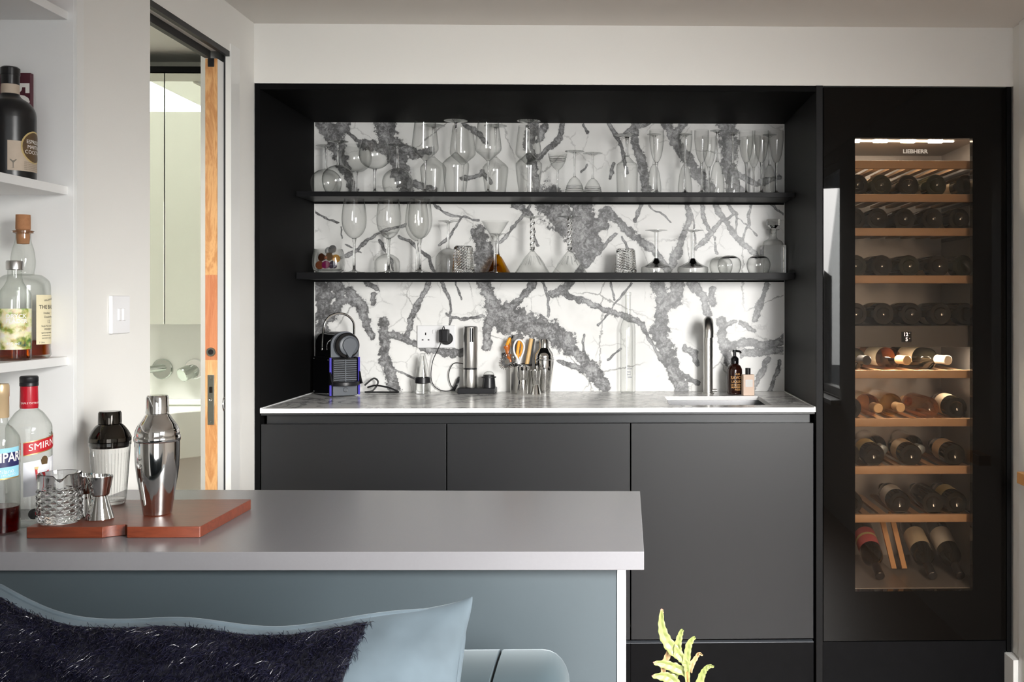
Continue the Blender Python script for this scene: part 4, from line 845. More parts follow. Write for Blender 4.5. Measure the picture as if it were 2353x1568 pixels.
MB().box(-0.045, 0.045, -0.004, 0.02, 0.052, 0.137).build('grille_back', 'black_plastic', cm)
for i in range(10): MB().box(-0.044, 0.044, -0.009, -0.0035, 0.058 + i * 0.0078, 0.0625 + i * 0.0078).build('grille_bar', 'grey_plastic', cm, 0.001, 1)
MB().box(-0.002, 0.002, -0.0105, -0.0085, 0.056, 0.134).build('grille_post', 'grey_plastic', cm)
tray = MB(); npt = 24
out_ = [(0.053 * math.cos(PI + PI * i / npt), -0.006 + 0.046 * math.sin(PI + PI * i / npt)) for i in range(npt + 1)]
tray.prism(out_ + [(0.053, 0.0), (-0.053, 0.0)], 0.040, 0.055); tr_ = tray.build('drip_tray', 'black_plastic', cm, 0.003)
for s in (-1, 1):
    MB().prism([(-0.004, 0.042), (-0.030, 0.047), (-0.018, 0.065), (-0.008, 0.088), (0.002, 0.094), (0.002, 0.042)], s * 0.0555 - 0.003, s * 0.0555 + 0.003, 'x').build('tray_wing', 'black_plastic', tr_, 0.001)
MB().lathe([(0.0001, 0.057), (0.030, 0.0565), (0.033, 0.0555)], 24, (0.004, -0.022, 0)).build('cup_rest', 'sink_steel', tr_)
MB().box(-0.046, 0.046, -0.009, 0.03, 0.003, 0.0395).build('capsule_bin', 'grey_plastic', cm, 0.002)
lg = MB().lathe([(0.0068, 0.0), (0.0085, 0.0006), (0.0085, 0.0)], 18).xf(Matrix.Translation((0, -0.0092, 0.024)) @ Matrix.Rotation(R(90), 4, 'X')); lg.build('emblem', 'black_plastic', cm)
MB().box(-0.046, -0.022, 0.160, 0.172, 0.01, 0.165).build('water_tank', 'black_glass', cm, 0.003)
for sx in (-1, 1):
    for yy in (0.02, 0.14): MB().lathe([(0.007, 0), (0.007, 0.005)], 10, (sx * 0.04, yy, 0), cap0=True, cap1=True).build('foot', 'rubber', cm)
ci = cm.matrix_basis.inverted() if False else (Matrix.Translation(cm.location) @ Matrix.Rotation(R(36), 4, 'Z')).inverted()
cab = [(0.205, 0.560, CZ + 0.030), (0.235, 0.575, CZ + 0.055), (0.252, 0.575, CZ + 0.040), (0.235, 0.560, CZ + 0.010), (0.210, 0.545, CZ + 0.006), (0.260, 0.560, CZ + 0.0045), (0.320, 0.555, CZ + 0.0045), (0.333, 0.545, CZ + 0.008), (0.300, 0.545, CZ + 0.022), (0.250, 0.555, CZ + 0.030), (0.215, 0.565, CZ + 0.022)]
MB().tube([tuple(ci @ p) for p in spline(cab, 7)], 0.0034, 8).build('power_cable', 'rubber', cm)

# --- double socket, adapter with its cable
pl = thing('double_socket', 'white double wall socket on the marble', 'socket', (0.4645, 0.6195, 1.132))
MB().box(-0.0725, 0.0725, -0.009, 0, -0.043, 0.043).build('plate', 'white_plastic', pl, 0.003)
for cx_ in (-0.040, 0.036):
    MB().box(cx_ - 0.0022, cx_ + 0.0022, -0.0094, -0.0086, 0.006, 0.0155).build('earth_hole', 'dark_hole', pl)
    for s in (-1, 1): MB().box(cx_ + s * 0.0112 - 0.0034, cx_ + s * 0.0112 + 0.0034, -0.0094, -0.0086, -0.0145, -0.0105).build('pin_hole', 'dark_hole', pl)
for cx_ in (-0.008, 0.004 + 0.006): MB().box(cx_ - 0.0055, cx_ + 0.0055, -0.0125, -0.008, 0.012, 0.026).build('rocker', 'white_plastic', pl, 0.0012)
ad = thing('plug_adapter', 'black plug-in power adapter in the wall socket', 'plug', (0.5015, 0.6100, 1.137))
MB().lathe([(0.024, 0), (0.024, 0.010), (0.021, 0.013)], 24, cap0=True, cap1=True).xf(Matrix.Translation((0.004, 0, -0.012)) @ Matrix.Rotation(R(90), 4, 'X')).build('plug_base', 'rubber', ad)
MB().box(-0.019, 0.017, -0.046, -0.010, -0.026, 0.024).build('body', 'black_plastic', ad, 0.005, 3)
A = Vector((0.5015, 0.6100, 1.137))
cabp = [(0.500, 0.590, 1.160), (0.499, 0.575, 1.172), (0.496, 0.562, 1.160), (0.494, 0.560, 1.120), (0.478, 0.572, 1.085), (0.455, 0.592, 1.040), (0.446, 0.604, 0.985), (0.454, 0.606, 0.950), (0.478, 0.602, 0.930), (0.510, 0.600, 0.9250), (0.540, 0.600, 0.935), (0.552, 0.602, 0.962), (0.553, 0.602, 0.980), (0.545, 0.604, 0.955), (0.538, 0.604, 0.932), (0.520, 0.606, 0.950), (0.513, 0.606, 0.990), (0.530, 0.606, 1.028), (0.560, 0.606, 1.030), (0.585, 0.606, 1.02)]
MB().tube([tuple(Vector(p) - A) for p in spline(cabp, 6)], 0.0017, 6).build('cable', 'rubber', ad)
ck = MB()
for q in range(5):
    ck.tube([tuple(Vector(p) - A) for p in spline([(0.525 + 0.003 * q, 0.600, 0.926), (0.538 + 0.003 * q, 0.597 - 0.002 * q, 0.945 + 0.006 * q), (0.549 + 0.001 * q, 0.597, 0.975 - 0.004 * q), (0.543, 0.600 - 0.002 * q, 0.950), (0.530 - 0.002 * q, 0.598, 0.926)], 5)], 0.0015, 6)
ck.build('cable_bundle', 'rubber', ad)
# --- wine aerator
ae = thing('wine_aerator', 'clear cone shaped wine aerator with black grip band', 'wine aerator', (0.425, 0.548, CZ))
MB().lathe([(0.0295, 0.0), (0.0295, 0.040)], 32, cap0=True).build('base_cup', 'glass', ae)
MB().lathe([(0.026, 0.002), (0.024, 0.038)], 20, cap0=True, cap1=True).build('crystal_core', 'solid_glass', ae)
MB().lathe([(0.0288, 0.040), (0.0300, 0.041), (0.0290, 0.060), (0.0270, 0.061)], 32).build('grip_band', 'black_plastic', ae)
MB().lathe(inner([(0.0268, 0.061), (0.0225, 0.090), (0.014, 0.128), (0.009, 0.148)]) + [(0.012, 0.150), (0.0001, 0.151)], 32).build('cone', 'glass', ae)
MB().lathe([(0.016, 0.063), (0.013, 0.092), (0.0055, 0.142)], 16, cap0=True, cap1=True).build('inner_tube', 'solid_glass', ae)
# --- electric corkscrew on its charging base, foil cutter
bs = thing('charging_base', 'low black charging base of the corkscrew', 'charger', (0.628, 0.562, CZ))
MB().box(-0.071, 0.071, -0.034, 0.034, 0, 0.0215).build('base', 'black_plastic', bs, 0.003)
ec = thing('electric_corkscrew', 'brushed steel electric corkscrew standing on its black base', 'corkscrew', (0.602, 0.562, CZ + 0.0218))
MB().lathe([(0.0001, 0.0), (0.0260, 0.0), (0.0268, 0.002), (0.0268, 0.066), (0.0262, 0.068)], 36).build('lower_sleeve', 'brushed_steel', ec)
MB().lathe([(0.0245, 0.068), (0.0245, 0.074)], 32).build('black_ring', 'rubber', ec)
MB().lathe([(0.0262, 0.074), (0.0270, 0.076), (0.0270, 0.224), (0.0258, 0.228)], 36).build('handle', 'brushed_steel', ec)
MB().lathe([(0.0258, 0.228), (0.022, 0.230), (0.0001, 0.2305)], 32).build('top_cap', 'black_plastic', ec)
patch(0.0274, 0.172, 0.224, R(2), R(30), 8).build('button_strip', 'gloss_black', ec)
fc = thing('foil_cutter', 'small black foil cutter beside the electric corkscrew', 'foil cutter', (0.671, 0.560, CZ + 0.0218))
MB().lathe([(0.0001, 0), (0.0255, 0.0), (0.0225, 0.036)], 28).build('skirt', 'black_plastic', fc)
MB().lathe([(0.0245, 0.036), (0.0275, 0.037), (0.0275, 0.0405), (0.0215, 0.041), (0.0205, 0.047)], 28).build('collar', 'rubber', fc)
MB().lathe(inner([(0.0205, 0.047), (0.0165, 0.056), (0.006, 0.061)]) + [(0.0001, 0.0615)], 28).build('dome', 'glass', fc)
# --- bar tool jar with strainer, peelers, muddler
jar = thing('tool_jar', 'grey steel jar of bar tools with a black rim', 'jar', (0.792, 0.566, CZ))
MB().lathe([(0.0001, 0.0), (0.040, 0.0), (0.0405, 0.002), (0.0405, 0.106), (0.0385, 0.107), (0.0385, 0.004), (0.0001, 0.004)], 36).build('cup', 'brushed_steel', jar)
MB().lathe([(0.0410, 0.102), (0.0420, 0.104), (0.0420, 0.110), (0.0385, 0.1105)], 36).build('rim', 'rubber', jar)
J = Vector((0.792, 0.566, CZ))
mu = tag(MB().tube([(0.797, 0.565, CZ + 0.012), (0.830, 0.578, CZ + 0.205)], [0.0085, 0.0075], 14).build('bamboo_muddler', 'bamboo'), 'pale bamboo stirring stick leaning out of the jar', 'stick')
so = thing('black_spatula', 'flat black utensil behind the bamboo stick', 'utensil', (0.803, 0.583, CZ + 0.010))
MB().obox((0.016, 0, 0.10), (1, 0, -0.14), (0, 1, 0), (0.14, 0, 1), 0.011, 0.0035, 0.096).build('handle', 'rubber', so, 0.002)
st = thing('hawthorne_strainer', 'coiled wire cocktail strainer hanging out of the jar', 'strainer', (0.760, 0.540, CZ + 0.118))
M_ = Matrix.Translation((-0.017, -0.004, 0.002)) @ Matrix.Rotation(R(-28), 4, 'Y') @ Matrix.Rotation(R(62), 4, 'X')
coil = MB(); turns = 26; pts = []
for i in range(turns * 8 + 1):
    a = 2 * PI * i / (turns * 8); b = turns * a; rr = 0.029 + 0.0055 * math.cos(b); pts.append((rr * math.cos(a), rr * math.sin(a) * 0.9, 0.0055 * math.sin(b)))
coil.tube(pts, 0.0009, 5).xf(M_); coil.build('coil', 'steel', st)
MB().lathe([(0.0001, 0), (0.009, 0.0), (0.010, 0.0012), (0.0001, 0.0013)], 28).xf(M_).build('plate', 'brushed_steel', st)
MB().tube([(0.0, -0.03, 0.0), (0.006, -0.070, 0.004), (0.010, -0.105, 0.0)], 0.004, 8).xf(M_ @ Matrix.Rotation(R(140), 4, 'Z')).build('handle', 'steel', st)
pe = thing('orange_peeler', 'peeler with glossy orange brown handle in the tool jar', 'peeler', (0.765, 0.560, CZ + 0.012))
MB().tube([(0.012, 0, 0.0), (-0.012, 0, 0.105)], 0.003, 8).build('shaft', 'steel', pe)
MB().tube(spline([(-0.012, 0, 0.105), (-0.018, 0, 0.125), (-0.026, 0, 0.160), (-0.028, 0, 0.168)], 4), [0.006] * 4 + [0.0095] * 4 + [0.012] * 4 + [0.008], 14).build('handle', 'orange_dark', pe)
MB().tube(spline([(-0.027, 0, 0.168), (-0.022, 0, 0.178), (-0.014, 0.002, 0.197)], 5), [0.006, 0.006, 0.006, 0.006, 0.006, 0.0065, 0.007, 0.007, 0.0065, 0.006, 0.004], 12).build('hook_end', 'orange', pe)
y_ = thing('y_peeler', 'white loop handled peeler with orange blade holder', 'peeler', (0.782, 0.552, CZ + 0.012))
loop = [(0.004, 0, 0.0), (0.0, 0, 0.105), (-0.014, 0, 0.140), (-0.016, 0, 0.165), (-0.006, 0, 0.187), (0.010, 0, 0.188), (0.022, 0, 0.170), (0.020, 0, 0.145), (0.008, 0, 0.115), (0.004, 0, 0.095)]
MB().tube(spline(loop, 5), 0.0038, 10).build('loop_handle', 'white_plastic', y_)
MB().tube(spline([(-0.004, 0.008, 0.118), (-0.002, 0.008, 0.150), (0.004, 0.008, 0.183), (0.012, 0.008, 0.184), (0.016, 0.008, 0.165), (0.008, 0.008, 0.125)], 5), 0.0060, 10).build('inner_handle', 'orange', y_)
# --- jiggers and shaker on the worktop
def jigger(label, loc, prof, m='steel', s=1.0, group=None):
    t = thing('jigger', label, 'jigger', loc, 0, group); pr2 = [(r * s, z * s) for r, z in prof]
    zm = min(range(len(pr2)), key=lambda i: pr2[i][0]); zw = pr2[zm][1]; H = pr2[-1][1]
    MB().lathe(pr2[:zm + 1] , 36).build('lower_cup', m, t)
    up = pr2[zm:]; MB().lathe(up + [(up[-1][0] - 0.0012, up[-1][1])] + [(max(0.0005, r - 0.0014), z + 0.001) for r, z in up[::-1]] + [(0.0002, up[0][1] + 0.002)], 36).build('upper_cup', m, t)
    return t
CYL = [(0.0205, 0.0), (0.0210, 0.001), (0.0185, 0.050), (0.0180, 0.056), (0.0205, 0.066), (0.0225, 0.094), (0.0230, 0.106)]
HOUR = [(0.0200, 0.0), (0.0205, 0.001), (0.0135, 0.034), (0.0130, 0.036), (0.0150, 0.040), (0.0205, 0.090)]
jigger('slim steel jigger in front of the tool jar', (0.806, 0.478, CZ), CYL, group='jiggers on the marble worktop')
jigger('narrow waisted steel jigger beside the small shaker', (0.852, 0.498, CZ), HOUR, group='jiggers on the marble worktop')
def shaker(label, loc, s=1.0, m='steel', rot=0, group=None):
    t = thing('cocktail_shaker', label, 'cocktail shaker', loc, rot, group)
    def q(p): return [(r * s, z * s) for r, z in p]
    MB().lathe(q([(0.0001, 0.0), (0.0255, 0.0), (0.0275, 0.002)] + inner([(0.0275, 0.002), (0.0335, 0.045), (0.0400, 0.085), (0.0425, 0.115), (0.0430, 0.150)], 4)), 48).build('tin', m, t)
    MB().lathe(q([(0.0430, 0.150), (0.0445, 0.152), (0.0445, 0.160), (0.0425, 0.163)] + inner([(0.0425, 0.163), (0.0420, 0.172), (0.0375, 0.183), (0.030, 0.194), (0.0245, 0.203), (0.0220, 0.206)], 4) + [(0.0205, 0.207)]), 48).build('strainer_top', m, t)
    MB().lathe(q([(0.0205, 0.2065), (0.0222, 0.208), (0.0215, 0.240), (0.0195, 0.2445), (0.0001, 0.245)]), 40).build('cap', m, t)
    return t
shaker('polished steel cocktail shaker on the marble worktop', (0.8795, 0.562, CZ), 0.83, group='steel shakers')
# --- tall clear bottle against the marble
cbt = thing('clear_bottle', 'tall empty clear glass bottle standing against the marble', 'bottle', (1.196, 0.582, CZ))
MB().lathe([(0.0001, 0.004), (0.022, 0.003), (0.0275, 0.0), (0.0290, 0.004), (0.0290, 0.235)] + inner([(0.0290, 0.235), (0.0265, 0.258), (0.0150, 0.285), (0.0112, 0.305), (0.0108, 0.368)]) + [(0.0125, 0.369), (0.0125, 0.380), (0.010, 0.382)], 40).build('glass', 'glass_fine', cbt)
tx = MB()
for i, z in enumerate((0.060, 0.070, 0.080, 0.092)): text_cyl(tx, 'mlimlim'[i:i + 4], 0.010, 0.0292, z, R(-8))
tx.build('print', 'label_blue', cbt)
# --- tap
tp = thing('bar_tap', 'tall brushed steel tap with curved spout', 'tap', (1.496, 0.525, CZ), R(-4))
MB().lathe([(0.0235, 0), (0.0235, 0.003), (0.0205, 0.004)], 28, cap0=True).build('collar', 'brushed_steel', tp)
pth = [(0, 0, 0.003), (0, 0, 0.10), (0, 0, 0.205)] + [(0, -0.048 + 0.048 * math.cos(PI * i / 10), 0.225 + 0.048 * math.sin(PI * i / 10)) for i in range(11)] + [(0, -0.096, 0.214)]
MB().tube(spline(pth, 3), 0.0182, 24).build('spout', 'brushed_steel', tp)
MB().lathe([(0.0001, 0), (0.014, 0)], 20, (0, -0.096, 0.2132)).build('aerator', 'dark_hole', tp)
MB().tube([(0.0, 0.0, 0.012), (0.034, 0.0, 0.012)], 0.006, 12).build('side_lever', 'brushed_steel', tp)
# --- soap bottle and lotion
sb = thing('soap_bottle', 'brown glass pump soap bottle with orange lettering', 'soap bottle', (1.593, 0.497, CZ), R(16))
MB().lathe([(0.0001, 0.0), (0.026, 0.0), (0.0285, 0.003), (0.0285, 0.082)] + inner([(0.0285, 0.082), (0.0275, 0.094), (0.0215, 0.106), (0.0145, 0.112), (0.0135, 0.118)]), 36).build('glass', 'bottle_brown', sb)
MB().lathe([(0.0150, 0.114), (0.0152, 0.132), (0.0110, 0.138), (0.0060, 0.142), (0.0058, 0.156), (0.0085, 0.157), (0.0085, 0.166), (0.0001, 0.167)], 24).build('pump', 'gloss_black', sb)
MB().tube([(0, 0, 0.162), (0.012, -0.022, 0.160), (0.014, -0.026, 0.155)], 0.0042, 8).build('nozzle', 'gloss_black', sb)
tx = MB(); r_ = 0.0288
for s_, sz, z in (('PUR', 0.010, 0.0755), ('SAVON', 0.0165, 0.0625), ('LIQUIDE', 0.0130, 0.048), ('DE MARSEILLE', 0.0085, 0.0365), ('MARSEILLE', 0.0105, 0.027), ('FIGUE', 0.0085, 0.018)):
    text_cyl(tx, s_, sz, r_, z, R(2), 'CENTER', bold=0.015)
tx.build('lettering', 'ink_tan', sb)
lo = thing('lotion_bottle', 'small pale pink lotion bottle with black cap', 'lotion bottle', (1.637, 0.452, CZ), R(12))
MB().box(-0.0215, 0.0215, -0.0125, 0.0125, 0, 0.077).build('body', 'lotion_pink', lo, 0.002)
MB().lathe([(0.0095, 0.077), (0.0098, 0.100), (0.0001, 0.1005)], 20).build('cap', 'black_plastic', lo)
MB().box(-0.0135, 0.0135, -0.0131, -0.0124, 0.032, 0.058).build('label', 'label_white', lo)
MB().box(-0.0118, 0.0118, -0.01335, -0.0130, 0.0337, 0.0562).build('label_panel', 'paper_white', lo)

# ================================================================== LEFT ALCOVE SHELVES
for z0, nm in ((1.129, 'white alcove shelf carrying the whisky and cordial bottles'), (1.495, 'white alcove shelf carrying the black espresso bottle'), (1.8715, 'white alcove shelf at the top edge of the picture')):
    tag(MB().box(-0.358, -0.0345, -1.948, -1.127, z0, z0 + 0.0185).build('alcove_shelf', 'shelf_white', None, 0.001), nm, 'shelf', 'white alcove shelves')
struct(MB().box(-0.3595, -0.022, -1.1275, -1.1255, 0, 2.10).build('trim_6', 'shelf_white'))
sw = thing('light_switch', 'white double light switch on the wall by the doorway', 'light switch', (XL, -0.936, 1.2355))
MB().box(0, 0.009, -0.0445, 0.0445, -0.044, 0.044).build('plate', 'white_plastic', sw, 0.002)
for y0 in (-0.011, 0.011): MB().box(0.007, 0.0125, y0 - 0.0065, y0 + 0.0065, -0.014, 0.014).build('rocker', 'white_plastic', sw, 0.0015)
VIEW = lambda x, y: math.atan2(1.134 - x, 3.408 + y)          # direction in which a bottle on the left shows its front
# black espresso liqueur bottle
ex, ey = -0.094, -1.238; av = VIEW(ex, ey)
b = thing('liqueur_bottle', 'matt black liqueur bottle with tan label on the upper alcove shelf', 'bottle', (ex, ey, 1.5137))
r_ = 0.0475
MB().lathe([(0.0001, 0.0), (0.045, 0.0), (r_, 0.003), (r_, 0.125)] + inner([(r_, 0.125), (0.0455, 0.142), (0.036, 0.158), (0.0215, 0.168), (0.0165, 0.178), (0.0155, 0.205)]), 48).build('glass', 'bottle_black', b)
MB().lathe([(0.0168, 0.196), (0.0172, 0.214), (0.0180, 0.2145), (0.0180, 0.228), (0.0150, 0.231), (0.0001, 0.2315)], 28).build('cap', 'bottle_black', b)
MB().lathe([(0.0172, 0.176), (0.0166, 0.195)], 32).build('neck_label', 'label_tan', b)
patch(r_ + 0.0003, 0.016, 0.076, av + R(-6), av + R(100), 30).build('label', 'label_tan', b)
disc_patch(r_ + 0.0007, 0.066, av + R(62), 0.0335).build('label_disc_rim', 'gold_flat', b)
disc_patch(r_ + 0.0010, 0.066, av + R(62), 0.0305).build('label_disc', 'brown_disc', b)
tx = MB()
for s_, z in (('ESPRESSO', 0.0765), ('MARTINI', 0.0660), ('COCKTAIL', 0.0555)): text_cyl(tx, s_, 0.0105, r_ + 0.0013, z, av + R(62), 'CENTER', bold=0.0)
tx.build('lettering', 'ink_white', b)
gl_ = MB(); rr = r_ + 0.0006; a0 = av + R(6)
def cp(a, z): return (rr * math.sin(a), -rr * math.cos(a), z)
gl_.add([cp(a0 - 0.14, 0.038), cp(a0 + 0.14, 0.038), cp(a0 + 0.02, 0.031), cp(a0 - 0.02, 0.031), cp(a0 + 0.015, 0.021), cp(a0 - 0.015, 0.021), cp(a0 - 0.09, 0.0205), cp(a0 + 0.09, 0.0205)], [(0, 1, 2, 3), (3, 2, 4, 5), (5, 4, 7, 6)])
gl_.build('glass_drawing', 'ink_grey', b)
tx = MB()
for i in range(5): text_cyl(tx, 'shake hard and pour over ice', 0.0036, r_ + 0.0007, 0.0345 - i * 0.0036, av + R(30), 'LEFT')
tx.build('small_print', 'ink_grey', b)
# books
bk = thing('purple_book', 'dark purple book spine with white numerals behind the black bottle', 'book', (-0.222, -1.142, 1.5137))
MB().box(0, 0.10, -0.0, 0.012, 0, 0.237).build('cover', 'book_purple', bk, 0.0015)
bk.rotation_euler = (0, 0, R(0)); bk.location = (-0.1965, -1.158, 1.5137)
tx = MB(); text_flat(tx, '50', 0.058, (0.074, -0.0008, 0.190), 'CENTER', 0.03, 1.0, R(-90)); tx.build('title', 'ink_white', bk)
tag(MB().box(-0.320, -0.1985, -1.172, -1.140, 1.5137, 1.748).build('navy_book', 'book_navy', None, 0.0015), 'dark navy book left of the black bottle', 'book')
tag(MB().box(-0.205, -0.060, -1.215, -1.19, 1.8902, 2.05).build('bright_book', 'book_warm', None, 0.001), 'book with red and purple cover on the top alcove shelf', 'book')
# elderflower cordial bottle
ex, ey = -0.0715, -1.262; av = VIEW(ex, ey)
b = thing('cordial_bottle', 'clear cordial bottle with elderflower label and aluminium cap', 'bottle', (ex, ey, 1.1477)); r_ = 0.0305
MB().lathe([(0.0001, 0.003), (0.024, 0.002), (0.029, 0.0), (r_, 0.004), (r_, 0.122)] + inner([(r_, 0.122), (0.0285, 0.136), (0.0195, 0.150), (0.0142, 0.162), (0.0130, 0.182)]), 44).build('glass', 'glass_bottle', b)
MB().lathe([(0.0145, 0.182), (0.0158, 0.183), (0.0158, 0.198), (0.0145, 0.2005), (0.0001, 0.201)], 32).build('cap', 'cap_alu', b)
MB().lathe([(0.0001, 0.004), (0.0285, 0.004), (0.0290, 0.026), (0.0001, 0.0262)], 40).build('cordial', 'amber_liquid', b)
patch(r_ + 0.0003, 0.022, 0.104, av - R(95), av + R(72), 36).build('label', 'flower_label', b)
tx = MB(); text_cyl(tx, 'DRYCK', 0.0115, r_ + 0.0006, 0.0885, av - R(30), 'LEFT', bold=0.02); text_cyl(tx, 'FLÄDER', 0.0115, r_ + 0.0006, 0.0785, av - R(30), 'LEFT', bold=0.02); tx.build('name_lettering', 'ink_white', b); tx = MB(); text_cyl(tx, '495 ml', 0.0085, r_ + 0.0006, 0.0335, av - R(28), 'LEFT', bold=0.012); tx.build('volume_lettering', 'ink_white', b)
# whisky bottle with cork
b = thing('whisky_bottle', 'clear whisky bottle with tall cork and cream label', 'bottle', (-0.0985, -1.183, 1.1477)); r_ = 0.0515; av = VIEW(-0.0985, -1.183)
MB().lathe([(0.0001, 0.006), (0.036, 0.004), (0.048, 0.0), (0.0525, 0.006), (0.0512, 0.020), (r_, 0.030), (r_, 0.142)] + inner([(r_, 0.142), (0.0490, 0.160), (0.0350, 0.173), (0.0215, 0.176), (0.0225, 0.188), (0.0232, 0.204), (0.0205, 0.226), (0.0155, 0.244), (0.0145, 0.262)]), 48).build('glass', 'glass_bottle', b)
MB().lathe([(0.0145, 0.260), (0.0208, 0.262), (0.0208, 0.266), (0.0142, 0.268)], 32).build('lip', 'solid_glass', b)
MB().lathe([(0.0001, 0.238), (0.0115, 0.239), (0.0128, 0.252), (0.0128, 0.2685), (0.0142, 0.270), (0.0138, 0.300), (0.0001, 0.3005)], 28).build('cork', 'cork', b)
MB().lathe([(0.0001, 0.006), (0.0495, 0.007), (0.0488, 0.020), (0.0498, 0.030), (0.0498, 0.038), (0.0001, 0.0382)], 44).build('whisky', 'amber_liquid', b)
patch(r_ + 0.0003, 0.029, 0.132, av + R(27), av + R(125), 34).build('label', 'label_cream', b)
tx = MB(); a0 = av + R(33)
text_cyl(tx, 'WILLIAM GRANT', 0.0055, r_ + 0.0006, 0.120, a0 + R(14), 'LEFT', 0.12)
text_cyl(tx, 'THE BALVENIE', 0.0115, r_ + 0.0006, 0.1065, a0, 'LEFT', bold=0.01)
for s_, sz, z, da in (('Distillery', 0.006, 0.094, 12), ('DoubleWood', 0.0065, 0.086, 14), ('12', 0.010, 0.076, 24), ('Single Malt Scotch', 0.0048, 0.067, 6), ('WHISKY', 0.0065, 0.060, 14), ('aged in two woods', 0.0045, 0.053, 6), ('traditional oak', 0.0045, 0.0475, 8), ('and sherry casks', 0.0045, 0.042, 8), ('1 Litre', 0.0052, 0.0330, 0)):
    text_cyl(tx, s_, sz, r_ + 0.0006, z, a0 + R(da), 'LEFT')
tx.build('lettering', 'ink_black', b)

# ================================================================== ISLAND
IZ = 0.82
isl = [(-0.355, -1.513), (1.192, -1.540), (1.201, -0.943), (XL, -0.897), (XL, -1.128), (-0.355, -1.128)]
tag(MB().prism(isl, IZ - 0.033, IZ).build('island_worktop', 'grey_laminate', None, 0.0012), 'grey laminate worktop of the drinks island in front', 'worktop')
ib = thing('kitchen_island', 'blue grey painted island base with a white end panel', 'island', (0, 0, 0))
MB().box(-0.35, 1.144, -1.505, -1.13, 0.0, IZ - 0.0332).build('front_panel', 'blue_grey_paint', ib)
MB().box(0.02, 1.144, -1.13, -0.95, 0.0, IZ - 0.0332).build('rear_panel', 'blue_grey_paint', ib)
MB().box(1.1445, 1.1600, -1.5075, -0.95, 0.0, IZ - 0.0332).build('end_panel', 'white_edge', ib)
# cutting board with a notch cut in its front edge
bz = IZ + 0.0003
bd = [(0.036, -1.412), (0.176, -1.412)] + [(0.176 + 0.0 + 0.0435 * i / 8, -1.412 + 0.022 * math.sin(PI * min(1, (i / 8) ** 0.8) * 0.5 + 0.0) if i < 6 else -1.412 + 0.022 * (1 - ((i - 6) / 2) ** 2)) for i in range(1, 8)] + [(0.2215, -1.412), (0.356, -1.412), (0.3585, -1.410), (0.3610, -1.142), (0.358, -1.139), (0.036, -1.139), (0.0335, -1.142), (0.0335, -1.410)]
tag(MB().prism(bd, bz, bz + 0.021).build('cutting_board', 'cherry', None, 0.0012), 'red brown wooden board with a notch in its front edge', 'cutting board')
TZ = bz + 0.0213
shaker('large polished steel cocktail shaker on the wooden board', (0.2275, -1.2935, TZ), 0.97, group='steel shakers')
# glass shaker with dark metal top
gs = thing('glass_shaker', 'ribbed glass cocktail shaker with dark metal top', 'cocktail shaker', (0.0790, -1.178, TZ))
mb = MB(); n = 96; lv = [(0.029, 0.0), (0.031, 0.004), (0.0322, 0.020), (0.0385, 0.110), (0.0405, 0.128)]; vs = []
for i, (r, z) in enumerate(lv):
    for k in range(n):
        q = 0.0006 * math.cos(36 * 2 * PI * k / n) if 1 < i < 4 else 0; vs.append(((r + q) * math.sin(2 * PI * k / n), -(r + q) * math.cos(2 * PI * k / n), z))
mb.add(vs, [(i * n + k, i * n + (k + 1) % n, (i + 1) * n + (k + 1) % n, (i + 1) * n + k) for i in range(4) for k in range(n)], True); mb.build('ribbed_glass', 'glass', gs)
MB().lathe([(0.0001, 0.0), (0.029, 0.0), (0.0295, 0.010), (0.0001, 0.0105)], 36).build('thick_base', 'solid_glass', gs)
ri = MB()
for k in range(36):
    a = 2 * PI * k / 36; ri.tube([(0.0318 * math.sin(a), -0.0318 * math.cos(a), 0.018), (0.0385 * math.sin(a), -0.0385 * math.cos(a), 0.108)], 0.0007, 4)
ri.build('rib', 'glass', gs)['kind'] = 'stuff'; MB().lathe([(0.0390, 0.121), (0.0412, 0.123), (0.0412, 0.130), (0.0395, 0.131)], 40).build('glass_lip', 'glass', gs)
MB().lathe([(0.036, 0.118), (0.0375, 0.130), (0.0415, 0.1315), (0.0415, 0.139)] + inner([(0.0415, 0.139), (0.036, 0.151), (0.028, 0.162), (0.0225, 0.167)]), 44).build('metal_top', 'dark_steel', gs)
MB().lathe([(0.0215, 0.166), (0.0230, 0.168), (0.0225, 0.190), (0.0205, 0.1935), (0.0001, 0.194)], 40).build('cap', 'dark_steel', gs)
HR = [(0.0255, 0.0), (0.0262, 0.001), (0.0145, 0.043), (0.0140, 0.045), (0.0170, 0.0475), (0.0245, 0.083)]
jigger('polished steel jigger in front on the wooden board', (0.1340, -1.336, TZ), HR, s=1.0, group='jiggers on the wooden board')
jigger('second steel jigger behind the front one on the board', (0.0860, -1.300, TZ), [(r * 0.92, z * 0.95) for r, z in HR], group='jiggers on the wooden board')
# cut crystal mixing glass with pouring lip
mg = thing('mixing_glass', 'diamond cut crystal mixing glass with pouring lip', 'mixing glass', (0.0720, -1.3655, TZ), R(28)); mb = MB(); vs = []; rows, cols = 5, 11; n = cols * 6; nz = rows * 6; H0 = 0.066
for i in range(nz + 1):
    z = 0.004 + (H0 - 0.004) * i / nz
    for k in range(n):
        u = k / 6.0; v = i / 6.0; t1 = abs(((u + v) % 1.0) - 0.5) * 2; t2 = abs(((u - v) % 1.0) - 0.5) * 2
        dd = 0.0036 * (1 - max(t1, t2)) if 0 < i < nz else 0.0; r = 0.0375 + dd; a = 2 * PI * k / n; vs.append((r * math.sin(a), -r * math.cos(a), z))
mb.add(vs, [(i * n + k, i * n + (k + 1) % n, (i + 1) * n + (k + 1) % n, (i + 1) * n + k) for i in range(nz) for k in range(n)])
ib0 = len(mb.v); inn = [(0.0375, 0.004), (0.034, 0.0)]
mb.lathe([(0.0001, 0.0), (0.034, 0.0), (0.0375, 0.004)], n)
